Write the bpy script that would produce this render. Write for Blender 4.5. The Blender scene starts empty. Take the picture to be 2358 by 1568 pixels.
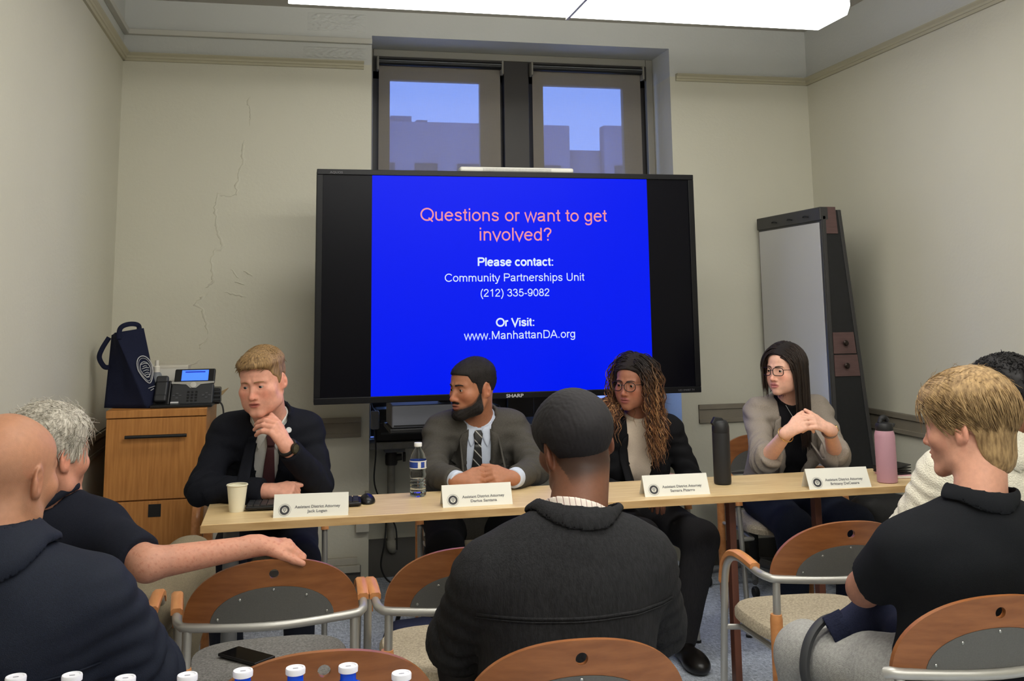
import bpy, bmesh, math, random
import numpy as np
from mathutils import Vector, Matrix, geometry
from mathutils.bvhtree import BVHTree
PI = math.pi
random.seed(7); RNG = np.random.RandomState(7)
sc = bpy.context.scene
C = sc.collection
def lin(c):
    c = [v/255.0 for v in c[:3]]
    return tuple((v/12.92 if v <= .04045 else ((v+.055)/1.055)**2.4) for v in c)
# ------------------------------------------------------------------ camera
cam_d = bpy.data.cameras.new('camera'); cam = bpy.data.objects.new('camera', cam_d); C.objects.link(cam)
sc.camera = cam
YAW, PITCH, ROLL, FPX, CYPX, HC = 0.2174, 0.1426, -0.0133, 2323.64, 372.72, 1.45
_f = Vector((math.sin(YAW)*math.cos(PITCH), math.cos(YAW)*math.cos(PITCH), math.sin(PITCH)))
_r = Vector((math.cos(YAW), -math.sin(YAW), 0)); _u = _r.cross(_f)
_r2 = _r*math.cos(ROLL)+_u*math.sin(ROLL); _u2 = _u*math.cos(ROLL)-_r*math.sin(ROLL)
cam.matrix_world = Matrix(((_r2.x,_u2.x,-_f.x,0),(_r2.y,_u2.y,-_f.y,0),(_r2.z,_u2.z,-_f.z,HC),(0,0,0,1)))
cam_d.sensor_fit = 'HORIZONTAL'; cam_d.sensor_width = 36.0
cam_d.lens = FPX/2358*36; cam_d.shift_y = (CYPX-784)/2358; cam_d.clip_start = .05; cam_d.clip_end = 300
# ------------------------------------------------------------------ world (dusk sky outside the window), exposure
w = bpy.data.worlds.new('sky'); sc.world = w; w.use_nodes = True
bg = w.node_tree.nodes['Background']; bg.inputs[0].default_value = (.25,.42,1.0,1); bg.inputs[1].default_value = 5.6
LAMP = 17.0            # brightness of the fluorescent diffusers
sc.view_settings.view_transform = 'Standard'; sc.view_settings.look = 'None'
sc.view_settings.gamma = 1; sc.view_settings.use_curve_mapping = False
sc.view_settings.exposure = 0.0
# ------------------------------------------------------------------ materials
MATS = {}
def mat(name, col, rough=.6, metal=0, var=0, vscale=30, bump=0, bscale=200, spec=.5, stretch=None, emit=None, estr=0, trans=0, col2=None, attr=None, sheen=0, coat=0, sss=0, ior=1.45, detail=3):
    if name in MATS: return MATS[name]
    m = bpy.data.materials.new(name); m.use_nodes = True; MATS[name] = m
    nt = m.node_tree; N = nt.nodes; L = nt.links; b = N['Principled BSDF']
    c = (*lin(col),1)
    b.inputs['Base Color'].default_value = c; b.inputs['Roughness'].default_value = rough
    b.inputs['Metallic'].default_value = metal; b.inputs['Specular IOR Level'].default_value = spec
    b.inputs['IOR'].default_value = ior
    if sheen: b.inputs['Sheen Weight'].default_value = sheen
    if coat: b.inputs['Coat Weight'].default_value = coat
    if trans: b.inputs['Transmission Weight'].default_value = trans
    if sss:
        b.inputs['Subsurface Weight'].default_value = sss; b.inputs['Subsurface Radius'].default_value = (.012,.005,.003); b.inputs['Subsurface Scale'].default_value = .6
    if emit:
        b.inputs['Emission Color'].default_value = (*lin(emit),1); b.inputs['Emission Strength'].default_value = estr
    tc = None
    def coord(scale):
        nonlocal tc
        tc = tc or N.new('ShaderNodeTexCoord')
        mp = N.new('ShaderNodeMapping'); L.new(tc.outputs['Object'], mp.inputs[0])
        mp.inputs['Scale'].default_value = stretch or (1,1,1); return mp.outputs[0]
    colout = None
    if attr:
        a = N.new('ShaderNodeAttribute'); a.attribute_name = attr; colout = a.outputs['Color']
    if var or col2:
        n = N.new('ShaderNodeTexNoise'); n.inputs['Scale'].default_value = vscale; n.inputs['Detail'].default_value = detail
        L.new(coord(1), n.inputs['Vector'])
        r = N.new('ShaderNodeValToRGB'); L.new(n.outputs['Fac'], r.inputs[0])
        r.color_ramp.elements[0].position = .33; r.color_ramp.elements[1].position = .67
        if col2: e0, e1 = lin(col), lin(col2)
        else: e0 = [v*(1-var) for v in c[:3]]; e1 = [min(1,v*(1+var)) for v in c[:3]]
        if attr:
            e0 = [1-var]*3; e1 = [1+var]*3
        r.color_ramp.elements[0].color = (*e0,1); r.color_ramp.elements[1].color = (*e1,1)
        if attr:
            mx = N.new('ShaderNodeMix'); mx.data_type = 'RGBA'; mx.blend_type = 'MULTIPLY'; mx.inputs[0].default_value = 1
            L.new(colout, mx.inputs[6]); L.new(r.outputs[0], mx.inputs[7]); colout = mx.outputs[2]
        else: colout = r.outputs[0]
    if colout is not None: L.new(colout, b.inputs['Base Color'])
    if bump:
        n2 = N.new('ShaderNodeTexNoise'); n2.inputs['Scale'].default_value = bscale; n2.inputs['Detail'].default_value = 2
        L.new(coord(1), n2.inputs['Vector'])
        bp = N.new('ShaderNodeBump'); bp.inputs['Strength'].default_value = bump; bp.inputs['Distance'].default_value = .004
        L.new(n2.outputs['Fac'], bp.inputs['Height']); L.new(bp.outputs[0], b.inputs['Normal'])
    return m
def wood(name, c1, c2, scale=(3,30,30), rough=.4):
    if name in MATS: return MATS[name]
    m = mat(name, c1, rough=rough, col2=c2, vscale=4, stretch=scale, detail=6)
    return m
def wallmat(name, low, high, zsplit):
    m = bpy.data.materials.new(name); m.use_nodes = True; nt = m.node_tree; N = nt.nodes; L = nt.links; b = N['Principled BSDF']
    b.inputs['Roughness'].default_value = .55; b.inputs['Specular IOR Level'].default_value = .35
    g = N.new('ShaderNodeNewGeometry'); s = N.new('ShaderNodeSeparateXYZ'); L.new(g.outputs['Position'], s.inputs[0])
    mt = N.new('ShaderNodeMath'); mt.operation = 'GREATER_THAN'; mt.inputs[1].default_value = zsplit; L.new(s.outputs[2], mt.inputs[0])
    mx = N.new('ShaderNodeMix'); mx.data_type = 'RGBA'; L.new(mt.outputs[0], mx.inputs[0])
    mx.inputs[6].default_value = (*lin(low),1); mx.inputs[7].default_value = (*lin(high),1)
    n0 = N.new('ShaderNodeTexNoise'); n0.inputs['Scale'].default_value = 1.3; n0.inputs['Detail'].default_value = 4; L.new(g.outputs['Position'], n0.inputs['Vector'])
    rp = N.new('ShaderNodeValToRGB'); L.new(n0.outputs['Fac'], rp.inputs[0]); rp.color_ramp.elements[0].color = (.93,.93,.93,1); rp.color_ramp.elements[1].color = (1.05,1.05,1.05,1)
    m2 = N.new('ShaderNodeMix'); m2.data_type = 'RGBA'; m2.blend_type = 'MULTIPLY'; m2.inputs[0].default_value = 1
    L.new(mx.outputs[2], m2.inputs[6]); L.new(rp.outputs[0], m2.inputs[7]); L.new(m2.outputs[2], b.inputs['Base Color'])
    n = N.new('ShaderNodeTexNoise'); n.inputs['Scale'].default_value = 60; n.inputs['Detail'].default_value = 4; L.new(g.outputs['Position'], n.inputs['Vector'])
    n1 = N.new('ShaderNodeTexNoise'); n1.inputs['Scale'].default_value = 6; L.new(g.outputs['Position'], n1.inputs['Vector'])
    ad = N.new('ShaderNodeMath'); ad.operation = 'ADD'; L.new(n.outputs['Fac'], ad.inputs[0]); L.new(n1.outputs['Fac'], ad.inputs[1])
    bp = N.new('ShaderNodeBump'); bp.inputs['Strength'].default_value = .25; bp.inputs['Distance'].default_value = .004
    L.new(ad.outputs[0], bp.inputs['Height']); L.new(bp.outputs[0], b.inputs['Normal'])
    return m
# ------------------------------------------------------------------ mesh helpers
class MB:
    def __init__(s): s.v = []; s.f = []
    def add(s, vs, fs):
        o = len(s.v); s.v += [tuple(map(float, v)) for v in vs]; s.f += [tuple(i+o for i in f) for f in fs]; return s
    def box(s, x0, x1, y0, y1, z0, z1):
        return s.add([(x0,y0,z0),(x1,y0,z0),(x1,y1,z0),(x0,y1,z0),(x0,y0,z1),(x1,y0,z1),(x1,y1,z1),(x0,y1,z1)],
            [(0,3,2,1),(4,5,6,7),(0,1,5,4),(1,2,6,5),(2,3,7,6),(3,0,4,7)])
    def tube(s, pts, r, n=10, caps=True):
        P = [Vector(p) for p in pts]; R = r if hasattr(r,'__len__') else [r]*len(P)
        up = None; o = len(s.v); vs = []; fs = []
        for i, p in enumerate(P):
            t = (P[min(i+1,len(P)-1)]-P[max(i-1,0)]).normalized()
            if up is None:
                a = Vector((0,0,1)) if abs(t.z) < .9 else Vector((1,0,0)); up = (a-t*a.dot(t)).normalized()
            else:
                up = up-t*up.dot(t); up = up.normalized() if up.length > 1e-6 else t.orthogonal().normalized()
            sd = t.cross(up)
            for k in range(n):
                a = 2*PI*k/n; vs.append(p+(sd*math.cos(a)+up*math.sin(a))*R[i])
        for i in range(len(P)-1):
            for k in range(n):
                a = i*n+k; b = i*n+(k+1)%n; fs.append((a,a+n,b+n,b))
        if caps: fs.append(tuple(range(n))); fs.append(tuple(reversed(range((len(P)-1)*n, len(P)*n))))
        return s.add(vs, fs)
    def lathe(s, prof, c=(0,0,0), n=24, caps=True, axis='z'):
        vs = []; fs = []
        for r, z in prof:
            for k in range(n):
                a = 2*PI*k/n
                p = (r*math.cos(a), r*math.sin(a), z) if axis == 'z' else (r*math.cos(a), z, r*math.sin(a)) if axis == 'y' else (z, r*math.cos(a), r*math.sin(a))
                vs.append((c[0]+p[0], c[1]+p[1], c[2]+p[2]))
        for i in range(len(prof)-1):
            for k in range(n):
                a = i*n+k; b = i*n+(k+1)%n; fs.append((a,b,b+n,a+n) if axis != 'y' else (b,a,a+n,b+n))
        if caps: fs.append(tuple(reversed(range(n)))); fs.append(tuple(range((len(prof)-1)*n, len(prof)*n)))
        return s.add(vs, fs)
    def prism(s, poly, d0, d1, axis='y'):
        n = len(poly)
        def P(a, b, d): return (a,d,b) if axis == 'y' else (d,a,b) if axis == 'x' else (a,b,d)
        vs = [P(a,b,d0) for a,b in poly]+[P(a,b,d1) for a,b in poly]
        fs = [tuple(range(n)), tuple(reversed(range(n,2*n)))]+[(i,n+i,n+(i+1)%n,(i+1)%n) for i in range(n)]
        return s.add(vs, fs)
    def build(s, name, m, parent=None, bevel=0, smooth=False, seg=2, fix=True):
        me = bpy.data.meshes.new(name); me.from_pydata(s.v, [], s.f); me.update()
        if fix:
            bm = bmesh.new(); bm.from_mesh(me); bmesh.ops.recalc_face_normals(bm, faces=bm.faces); bm.to_mesh(me); bm.free()
        return obj(name, me, m, parent, bevel, smooth, seg)
def obj(name, me, m, parent=None, bevel=0, smooth=False, seg=2):
    o = bpy.data.objects.new(name, me); C.objects.link(o)
    if m: me.materials.append(m)
    if parent: o.parent = parent
    if smooth:
        me.polygons.foreach_set('use_smooth', [True]*len(me.polygons))
        if smooth == 'auto':
            me.set_sharp_from_angle(angle=.7)
    if bevel:
        b = o.modifiers.new('bevel','BEVEL'); b.width = bevel; b.segments = seg; b.limit_method = 'ANGLE'; b.angle_limit = .6
        if not smooth:
            me.polygons.foreach_set('use_smooth', [True]*len(me.polygons)); b.harden_normals = True
    return o
def tag(o, label=None, cat=None, group=None, kind=None):
    if label: o['label'] = label
    if cat: o['category'] = cat
    if group: o['group'] = group
    if kind: o['kind'] = kind
    return o
def thing(name, loc, label, cat, group=None, rotz=0):
    o = bpy.data.objects.new(name, None); C.objects.link(o); o.location = loc; o.rotation_euler = (0,0,rotz); o.empty_display_size = .1
    return tag(o, label, cat, group)
def copy_tree(o, parent=None):
    c = o.copy(); C.objects.link(c); c.parent = parent
    for ch in list(o.children): copy_tree(ch, c)
    return c
def struct(o): o['kind'] = 'structure'; return o
def arcpts(pts, n=8):
    """Catmull-Rom through pts"""
    P = [Vector(p) for p in pts]; out = []
    for i in range(len(P)-1):
        a, b, c, d = P[max(i-1,0)], P[i], P[i+1], P[min(i+2,len(P)-1)]
        for k in range(n):
            t = k/n
            out.append(.5*((2*b)+(c-a)*t+(2*a-5*b+4*c-d)*t*t+(3*b-a-3*c+d)*t**3))
    out.append(P[-1]); return out
def text(body, size, m, parent, loc, rot, name='lettering', width=None, bold=0, spacing=1, extr=.0004, align='CENTER'):
    cu = bpy.data.curves.new('t','FONT'); cu.body = body; cu.size = size; cu.align_x = align; cu.align_y = 'BOTTOM_BASELINE'
    cu.offset = bold; cu.extrude = extr; cu.resolution_u = 3; cu.space_character = spacing; cu.space_line = .95
    t = bpy.data.objects.new('t', cu); C.objects.link(t); bpy.context.view_layer.update()
    dg = bpy.context.evaluated_depsgraph_get(); me = bpy.data.meshes.new_from_object(t.evaluated_get(dg))
    bpy.data.objects.remove(t); bpy.data.curves.remove(cu)
    if width:
        xs = [v.co.x for v in me.vertices]; s = width/(max(xs)-min(xs))
        me.transform(Matrix.Diagonal((s,1,1,1)))
    me.name = name; me.materials.clear()
    o = obj(name, me, m, parent); o.location = loc; o.rotation_euler = rot
    return o
# ================================================================== ROOM SHELL
XL, XR, YB, YF, ZC = -.885, 3.096, 5.556, -3.4, 3.114
NL, NR, NT, NY = .43, 2.2, 2.97, 5.86       # window niche
ZR0, ZR1, ZCH0, ZCH1, ZBB = 2.773, 2.815, .7785, .881, .1286
M_wall = wallmat('cream_wall_paint', (203,200,183), (194,195,190), 2.80)
M_ceil = mat('ceiling_paint', (176,172,162), .8, var=.05, vscale=2, bump=.1, bscale=80)
M_rail = mat('picture_rail_paint', (176,170,146), .5)
M_chair_rail = mat('taupe_rail_paint', (128,120,106), .5, var=.06, vscale=8)
M_base = mat('grey_vinyl_baseboard', (92,89,84), .6)
M_white_trim = mat('off_white_trim', (186,182,168), .5, var=.05)
def carpet():
    m = bpy.data.materials.new('grey_loop_carpet'); m.use_nodes = True; nt = m.node_tree; N = nt.nodes; L = nt.links; b = N['Principled BSDF']
    b.inputs['Roughness'].default_value = .95; b.inputs['Specular IOR Level'].default_value = .1
    tc = N.new('ShaderNodeTexCoord')
    def nz(scale, st, det):
        mp = N.new('ShaderNodeMapping'); mp.inputs['Scale'].default_value = st; mp.inputs['Rotation'].default_value = (0,0,.15); L.new(tc.outputs['Object'], mp.inputs[0])
        n = N.new('ShaderNodeTexNoise'); n.inputs['Scale'].default_value = scale; n.inputs['Detail'].default_value = det; n.inputs['Roughness'].default_value = .7; L.new(mp.outputs[0], n.inputs['Vector']); return n.outputs['Fac']
    a = nz(28,(1,4,1),4); c = nz(28,(4,1,1),4); d = nz(260,(1,1,1),2)
    mx = N.new('ShaderNodeMath'); mx.operation = 'MAXIMUM'; L.new(a, mx.inputs[0]); L.new(c, mx.inputs[1])
    ad = N.new('ShaderNodeMath'); ad.operation = 'MULTIPLY_ADD'; L.new(d, ad.inputs[0]); ad.inputs[1].default_value = .35; L.new(mx.outputs[0], ad.inputs[2])
    r = N.new('ShaderNodeValToRGB'); L.new(ad.outputs[0], r.inputs[0])
    e = r.color_ramp.elements; e[0].position = .58; e[0].color = (*lin((140,148,162)),1); e[1].position = .9; e[1].color = (*lin((236,242,250)),1)
    k = e.new(.72); k.color = (*lin((190,198,212)),1)
    L.new(r.outputs[0], b.inputs['Base Color'])
    bp = N.new('ShaderNodeBump'); bp.inputs['Strength'].default_value = .6; bp.inputs['Distance'].default_value = .006; L.new(ad.outputs[0], bp.inputs['Height']); L.new(bp.outputs[0], b.inputs['Normal'])
    return m
M_carpet = carpet()
struct(MB().box(XL-.2, XR+.2, YF-.2, YB+.5, -.1, 0).build('floor', M_carpet))
struct(MB().box(XL-.2, XR+.2, YF-.2, YB+.5, ZC, ZC+.12).build('ceiling', M_ceil))
struct(MB().box(XL-.2, XL, YF-.2, YB+.5, 0, ZC).build('wall_left', M_wall))
struct(MB().box(XR, XR+.2, YF-.2, YB+.5, 0, ZC).build('wall_right', M_wall))
struct(MB().box(XL, XR, YF-.2, YF, 0, ZC).build('wall_front', M_wall))
wb = struct(MB().box(XL, NL, YB, YB+.5, 0, ZC).box(NR, XR, YB, YB+.5, 0, ZC).box(NL, NR, YB, YB+.5, NT, ZC).box(NL, NR, 5.80, YB+.5, 0, .70).build('wall_back', M_wall))
# plaster cracks and peeling patches: raised ridges that belong to the back wall
def ridge(pts, wid, hgt):
    m = MB(); P = []
    for (x0,z0),(x1,z1) in zip(pts[:-1], pts[1:]):
        n = max(2, int(math.hypot(x1-x0, z1-z0)/.012))
        for k in range(n):
            t = k/n; P.append((x0+(x1-x0)*t+RNG.normal(0,.004), z0+(z1-z0)*t+RNG.normal(0,.003)))
    P.append(pts[-1]); vs = []; fs = []
    for i,(x,z) in enumerate(P):
        a = P[max(i-1,0)]; b = P[min(i+1,len(P)-1)]; dx, dz = b[0]-a[0], b[1]-a[1]; l = math.hypot(dx,dz) or 1
        nx, nz = -dz/l, dx/l; ww = wid*RNG.uniform(.5,1.2)*min(1, .3+min(i,len(P)-1-i)*.2); hh = hgt*RNG.uniform(.4,1.1)
        vs += [(x-nx*ww,YB+.0005,z-nz*ww),(x-nx*ww*.25,YB-hh,z-nz*ww*.25),(x+nx*ww,YB+.0005,z+nz*ww)]
        if i: o = 3*i; fs += [(o-3,o-2,o+1,o),(o-2,o-1,o+2,o+1)]
    return m.add(vs, fs)
for seg in ([(-.23,2.60),(-.236,2.56),(-.221,2.54),(-.222,2.44)], [(-.25,2.36),(-.256,2.30),(-.252,2.24),(-.279,2.176),(-.272,2.15),(-.288,2.11),(-.282,2.06)],
    [(-.278,2.066),(-.33,2.058),(-.376,2.068),(-.392,1.99),(-.374,1.86),(-.343,1.79),(-.385,1.755),(-.40,1.71),(-.389,1.60),(-.43,1.57)],
    [(-.41,1.545),(-.467,1.50),(-.478,1.485),(-.44,1.46),(-.425,1.40),(-.41,1.36),(-.412,1.33)], [(-.408,1.31),(-.445,1.265),(-.45,1.255)], [(-.44,1.20),(-.49,1.175)],
    [(-.30,1.67),(-.26,1.62)], [(-.24,1.66),(-.19,1.63)], [(-.33,1.55),(-.22,1.52)], [(-.28,1.60),(-.23,1.585)]):
    ridge(seg, .009, .0075).build('plaster_crack', M_wall, wb, smooth=True)
def patch(x0,x1,z0,z1,amp,n=46):
    m = MB(); vs = []; fs = []
    for j in range(n):
        for i in range(n):
            u, v = i/(n-1), j/(n-1); e = min(u,1-u,v,1-v)*8; x = x0+(x1-x0)*u; z = z0+(z1-z0)*v
            h = abs(math.sin(x*70+3*math.sin(z*60))*math.cos(z*95+2*math.sin(x*50)))*.6+RNG.uniform(0,.5)
            vs.append((x, YB-(amp*h*min(1,e) if e > 0 else -.001), z))
            if i and j: a = j*n+i; fs.append((a,a-1,a-n-1,a-n))
    m.add(vs, fs).build('peeling_plaster', M_wall, wb, smooth=True)
patch(.07,.40,2.985,3.09,.011); patch(.05,.41,2.83,2.895,.010)
# picture rail, ledge, chair rail, baseboards
def rail_prof(y, s, z0, z1, p): return [(y,z0),(y+s*p*.35,z0),(y+s*p*.45,z0+(z1-z0)*.3),(y+s*p*.6,z0+(z1-z0)*.35),(y+s*p*.65,z0+(z1-z0)*.6),(y+s*p,z0+(z1-z0)*.85),(y+s*p,z1),(y,z1)]
def runx(n, x0, x1, y, z0, z1, p, m): return struct(MB().prism(rail_prof(y,-1,z0,z1,p), x0, x1, 'x').build(n, m))
def runy(n, y0, y1, x, s, z0, z1, p, m): return struct(MB().prism(rail_prof(x,s,z0,z1,p), y0, y1, 'y').build(n, m))
runx('trim_1', XL, NL-.045, YB, ZR0, ZR1, .035, M_rail); runx('trim_2', NR+.035, XR, YB, ZR0, ZR1, .035, M_rail)
runy('trim_3', YF, YB, XL, 1, ZR0, ZR1, .035, M_rail); runy('trim_4', YF, YB, XR, -1, ZR0, ZR1, .035, M_rail)
M_ledge = mat('upper_ledge_paint', (190,188,178), .6)
struct(MB().box(XL, NL, YB-.03, YB, 2.915, 2.945).build('trim_5', M_ledge, bevel=.003)); struct(MB().box(XL, XL+.03, YF, YB-.03, 2.915, 2.945).build('trim_6', M_ledge, bevel=.003))
def crail(n, m): m.build(n, M_chair_rail, bevel=.003)
for n, x0, x1 in (('trim_7', XL, .385), ('trim_8', NR+.10, XR)):
    h = ZCH1-ZCH0
    struct(MB().box(x0,x1,YB-.012,YB,ZCH0,ZCH1).box(x0,x1,YB-.02,YB,ZCH1-h*.26,ZCH1).box(x0,x1,YB-.018,YB,ZCH0,ZCH0+h*.22).build(n, M_chair_rail, bevel=.002))
for n, x, s in (('trim_9', XL, 1), ('trim_10', XR, -1)):
    h = ZCH1-ZCH0; bx = lambda m, t, z0, z1: m.box(min(x,x+s*t), max(x,x+s*t), YF, YB, z0, z1)
    m = MB(); bx(m,.012,ZCH0,ZCH1); bx(m,.02,ZCH1-h*.26,ZCH1); bx(m,.018,ZCH0,ZCH0+h*.22); struct(m.build(n, M_chair_rail, bevel=.002))
struct(MB().box(XL, NL-.04, YB-.012, YB, 0, ZBB).build('baseboard_back', M_base, bevel=.002)); struct(MB().box(NR, XR, YB-.012, YB, 0, ZBB).build('baseboard_right_of_window', M_base, bevel=.002))
struct(MB().box(XL, XL+.012, YF, YB, 0, ZBB).build('baseboard_left', M_base, bevel=.002)); struct(MB().box(XR-.012, XR, YF, YB, 0, ZBB).build('baseboard_right', M_base, bevel=.002))
struct(MB().box(NL, NR, 5.785, 5.80, 0, .20).build('baseboard_niche', M_base))
struct(MB().box(.0, .385, YB-.04, YB, .10, .135).box(.0, .37, YB-.025, YB, .135, .17).build('trim_11', M_white_trim, bevel=.003))
# ---------------------------------------------------------------- window: dark frame, two sashes, glass, sill
M_dark = mat('dark_bronze_frame', (42,38,35), .45); M_fr = mat('grey_window_casing', (136,132,122), .45)
M_glass = mat('clear_glass', (235,242,250), .02, trans=1, ior=1.05)
M_sill = mat('grey_window_sill', (120,118,112), .5, var=.1)
struct(MB().box(NL, NR, 5.60, 5.86, .70, .735).build('trim_12', M_sill, bevel=.006))
struct(MB().box(NL, NL+.03, 5.84, 5.88, .735, NT).box(NR-.045, NR, 5.84, 5.88, .735, NT).box(NL+.03, NR-.045, 5.84, 5.88, 2.925, NT).build('trim_13', M_fr, bevel=.006))
struct(MB().box(NL+.03, NR-.045, 5.842, 5.85, 2.835, 2.925).build('trim_15', M_dark)); struct(MB().box(1.245, 1.40, 5.835, 5.96, .735, 2.925).build('trim_14', M_dark, bevel=.004))
for n, x0, x1 in (('window_1', NL+.03, 1.245), ('window_2', 1.40, NR-.045)):
    cx0, cx1 = x0+.105, x1-.135
    fr = MB().box(x0-.06, cx0, 5.90, 5.95, .735, 2.925).box(cx1, x1+.06, 5.90, 5.95, .735, 2.925).box(x0-.06, x1+.06, 5.90, 5.95, 2.80, 3.0).box(cx0, cx1, 5.90, 5.95, .735, .80).box(cx0, cx1, 5.90, 5.95, 1.72, 1.79).build(n, M_dark, bevel=.003); struct(fr)
    MB().box(cx0-.01, cx1+.01, 5.922, 5.928, 1.75, 2.81).build('pane', M_glass, fr); MB().box(cx0-.01, cx1+.01, 5.922, 5.928, .79, 1.73).build('pane', M_glass, fr)
def shade_mat():
    m = bpy.data.materials.new('solar_screen_fabric'); m.use_nodes = True; nt = m.node_tree; N = nt.nodes; L = nt.links; b = N['Principled BSDF']
    b.inputs['Base Color'].default_value = (*lin((150,143,132)),1); b.inputs['Roughness'].default_value = .8
    t = N.new('ShaderNodeBsdfTransparent'); t.inputs[0].default_value = (.95,.95,1,1)
    tc = N.new('ShaderNodeTexCoord')
    def wv(ax, sc_):
        n = N.new('ShaderNodeTexNoise'); mp = N.new('ShaderNodeMapping'); mp.inputs['Scale'].default_value = (420,1,14) if ax else (14,1,420); L.new(tc.outputs['Object'], mp.inputs[0]); L.new(mp.outputs[0], n.inputs['Vector']); n.inputs['Scale'].default_value = sc_; return n.outputs['Fac']
    ad = N.new('ShaderNodeMath'); ad.operation = 'ADD'; L.new(wv(1,1), ad.inputs[0]); L.new(wv(0,1), ad.inputs[1])
    mr = N.new('ShaderNodeMapRange'); mr.inputs[1].default_value = .6; mr.inputs[2].default_value = 1.4; mr.inputs[3].default_value = .37; mr.inputs[4].default_value = .42; L.new(ad.outputs[0], mr.inputs[0])
    mx = N.new('ShaderNodeMixShader'); L.new(mr.outputs[0], mx.inputs[0]); L.new(b.outputs[0], mx.inputs[1]); L.new(t.outputs[0], mx.inputs[2])
    L.new(mx.outputs[0], N['Material Output'].inputs[0]); return m
M_shade = shade_mat(); M_alu = mat('brushed_aluminium', (168,168,166), .32, metal=1, bump=.05, bscale=300); M_blackp = mat('black_plastic', (20,20,22), .42); M_grey_br = mat('grey_bracket', (140,136,126), .5)
for lab, x0, x1 in (('grey roller solar shade on the left window pane', .478, 1.235), ('grey roller solar shade on the right window pane', 1.405, 2.125)):
    t = thing('roller_shade', ((x0+x1)/2, 5.81, 2.86), lab, 'shade', 'roller shades in the window')
    hw = (x1-x0)/2
    MB().lathe([(.022,-hw+.012),(.022,hw-.012)], (0,.0,.025), 20, axis='x').build('tube', M_blackp, t, smooth='auto')
    MB().tube([(-hw+.012,-.0235,.03),(hw-.012,-.0235,.03)], .0022, 8).build('rod', M_alu, t)
    for s in (-1,1): MB().box(s*(hw-.006)-.006, s*(hw-.006)+.006, -.03, .03, -.03, .055).build('bracket', M_grey_br, t, bevel=.008, seg=3)
    MB().box(-hw+.015, hw-.015, .0185, .0195, -1.70, .03).build('shade_fabric', M_shade, t)
    MB().box(-hw+.015, hw-.015, .012, .026, -1.72, -1.70).build('hem_bar', M_alu, t)
# buildings across the street
M_b1 = mat('far_masonry', (150,140,158), .9, var=.08, vscale=.6); M_b2 = mat('far_window_glass', (60,64,84), .3)
def bld(name, lab, x0, x1, y0, y1, z1, extra=()):
    t = thing(name, ((x0+x1)/2, y0, -8), lab, 'building'); cx = (x0+x1)/2
    MB().box(x0-cx, x1-cx, 0, y1-y0, 0, z1+8).build('wall', M_b1, t)
    for (a,b,zt) in extra: MB().box(a-cx, b-cx, .4, 3, z1+8, zt+8).build('roof_block', M_b1, t)
    nw = max(1,int((x1-x0)/1.7))
    for k in range(nw):
        for r in range(4):
            xx = x0-cx+(x1-x0)*(k+.5)/nw; zz = z1+8-3.2-r*3.2
            MB().box(xx-.45, xx+.45, -.06, .05, zz, zz+1.5).build('window', M_b2, t)
bld('office_building', 'long flat roofed building across the street with two rooftop boxes', 1.0, 11.3, 40, 52, 8.9, ((3.9,4.75,9.2),(4.95,5.4,9.05)))
bld('office_building', 'low building between the two taller ones across the street', 11.32, 12.78, 40.5, 50, 7.95)
bld('office_building', 'taller building across the street at the right window pane', 12.8, 20, 40, 40.6, 8.95)
# ---------------------------------------------------------------- fluorescent fixtures
def diffuser(strength):
    return mat('lit_prismatic_diffuser%g' % strength, (240,240,235), .4, emit=(255,253,246), estr=strength)
M_hous = mat('fixture_housing', (176,176,172), .4)
def fixture(x0, y0, y1, z, lab, strength):
    ym = (y0+y1)/2; t = thing('ceiling_light', (x0+1.22, ym, ZC), lab, 'ceiling light', 'fluorescent ceiling lights')
    zz = z-ZC; hw = (y1-y0)/2
    MB().box(-1.22, 1.22, -hw*.7, hw*.7, zz+.075, zz+.13).build('housing', M_hous, t, bevel=.006)
    for s in (-1,0,1): MB().tube([(s*.95,0,zz+.13),(s*.95,0,0)], .008, 10).build('hanger_rod', M_alu, t); 
    for s in (0,1):
        a = -1.22+1.22*s
        prof = [(-hw,zz+.075),(-hw,zz+.035),(-hw*.82,zz),(hw*.82,zz),(hw,zz+.035),(hw,zz+.075)]
        MB().prism(prof, a+.005, a+1.215, 'x').build('diffuser', diffuser(strength), t, bevel=.004)
    for s in (-1,1): MB().box(s*1.222-.003, s*1.222+.003, -hw*.75, hw*.75, zz+.07, zz+.135).build('end_cap', M_hous, t)
    MB().box(-.006,.006,-hw*1.01,hw*1.01,zz-.002,zz+.076).build('joint_strip', M_hous, t)
fixture(-.03, 3.90, 4.21, 2.715, 'suspended fluorescent light with glowing white diffuser above the table', LAMP*.50)
fixture(-.03, 2.05, 2.36, 2.715, 'suspended fluorescent light above the audience seats', LAMP)
fixture(-.03, .20, .51, 2.715, 'suspended fluorescent light above the row of blue bottles', LAMP)
fixture(-.03, -1.65, -1.34, 2.715, 'suspended fluorescent light at the rear of the room', LAMP)
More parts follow.
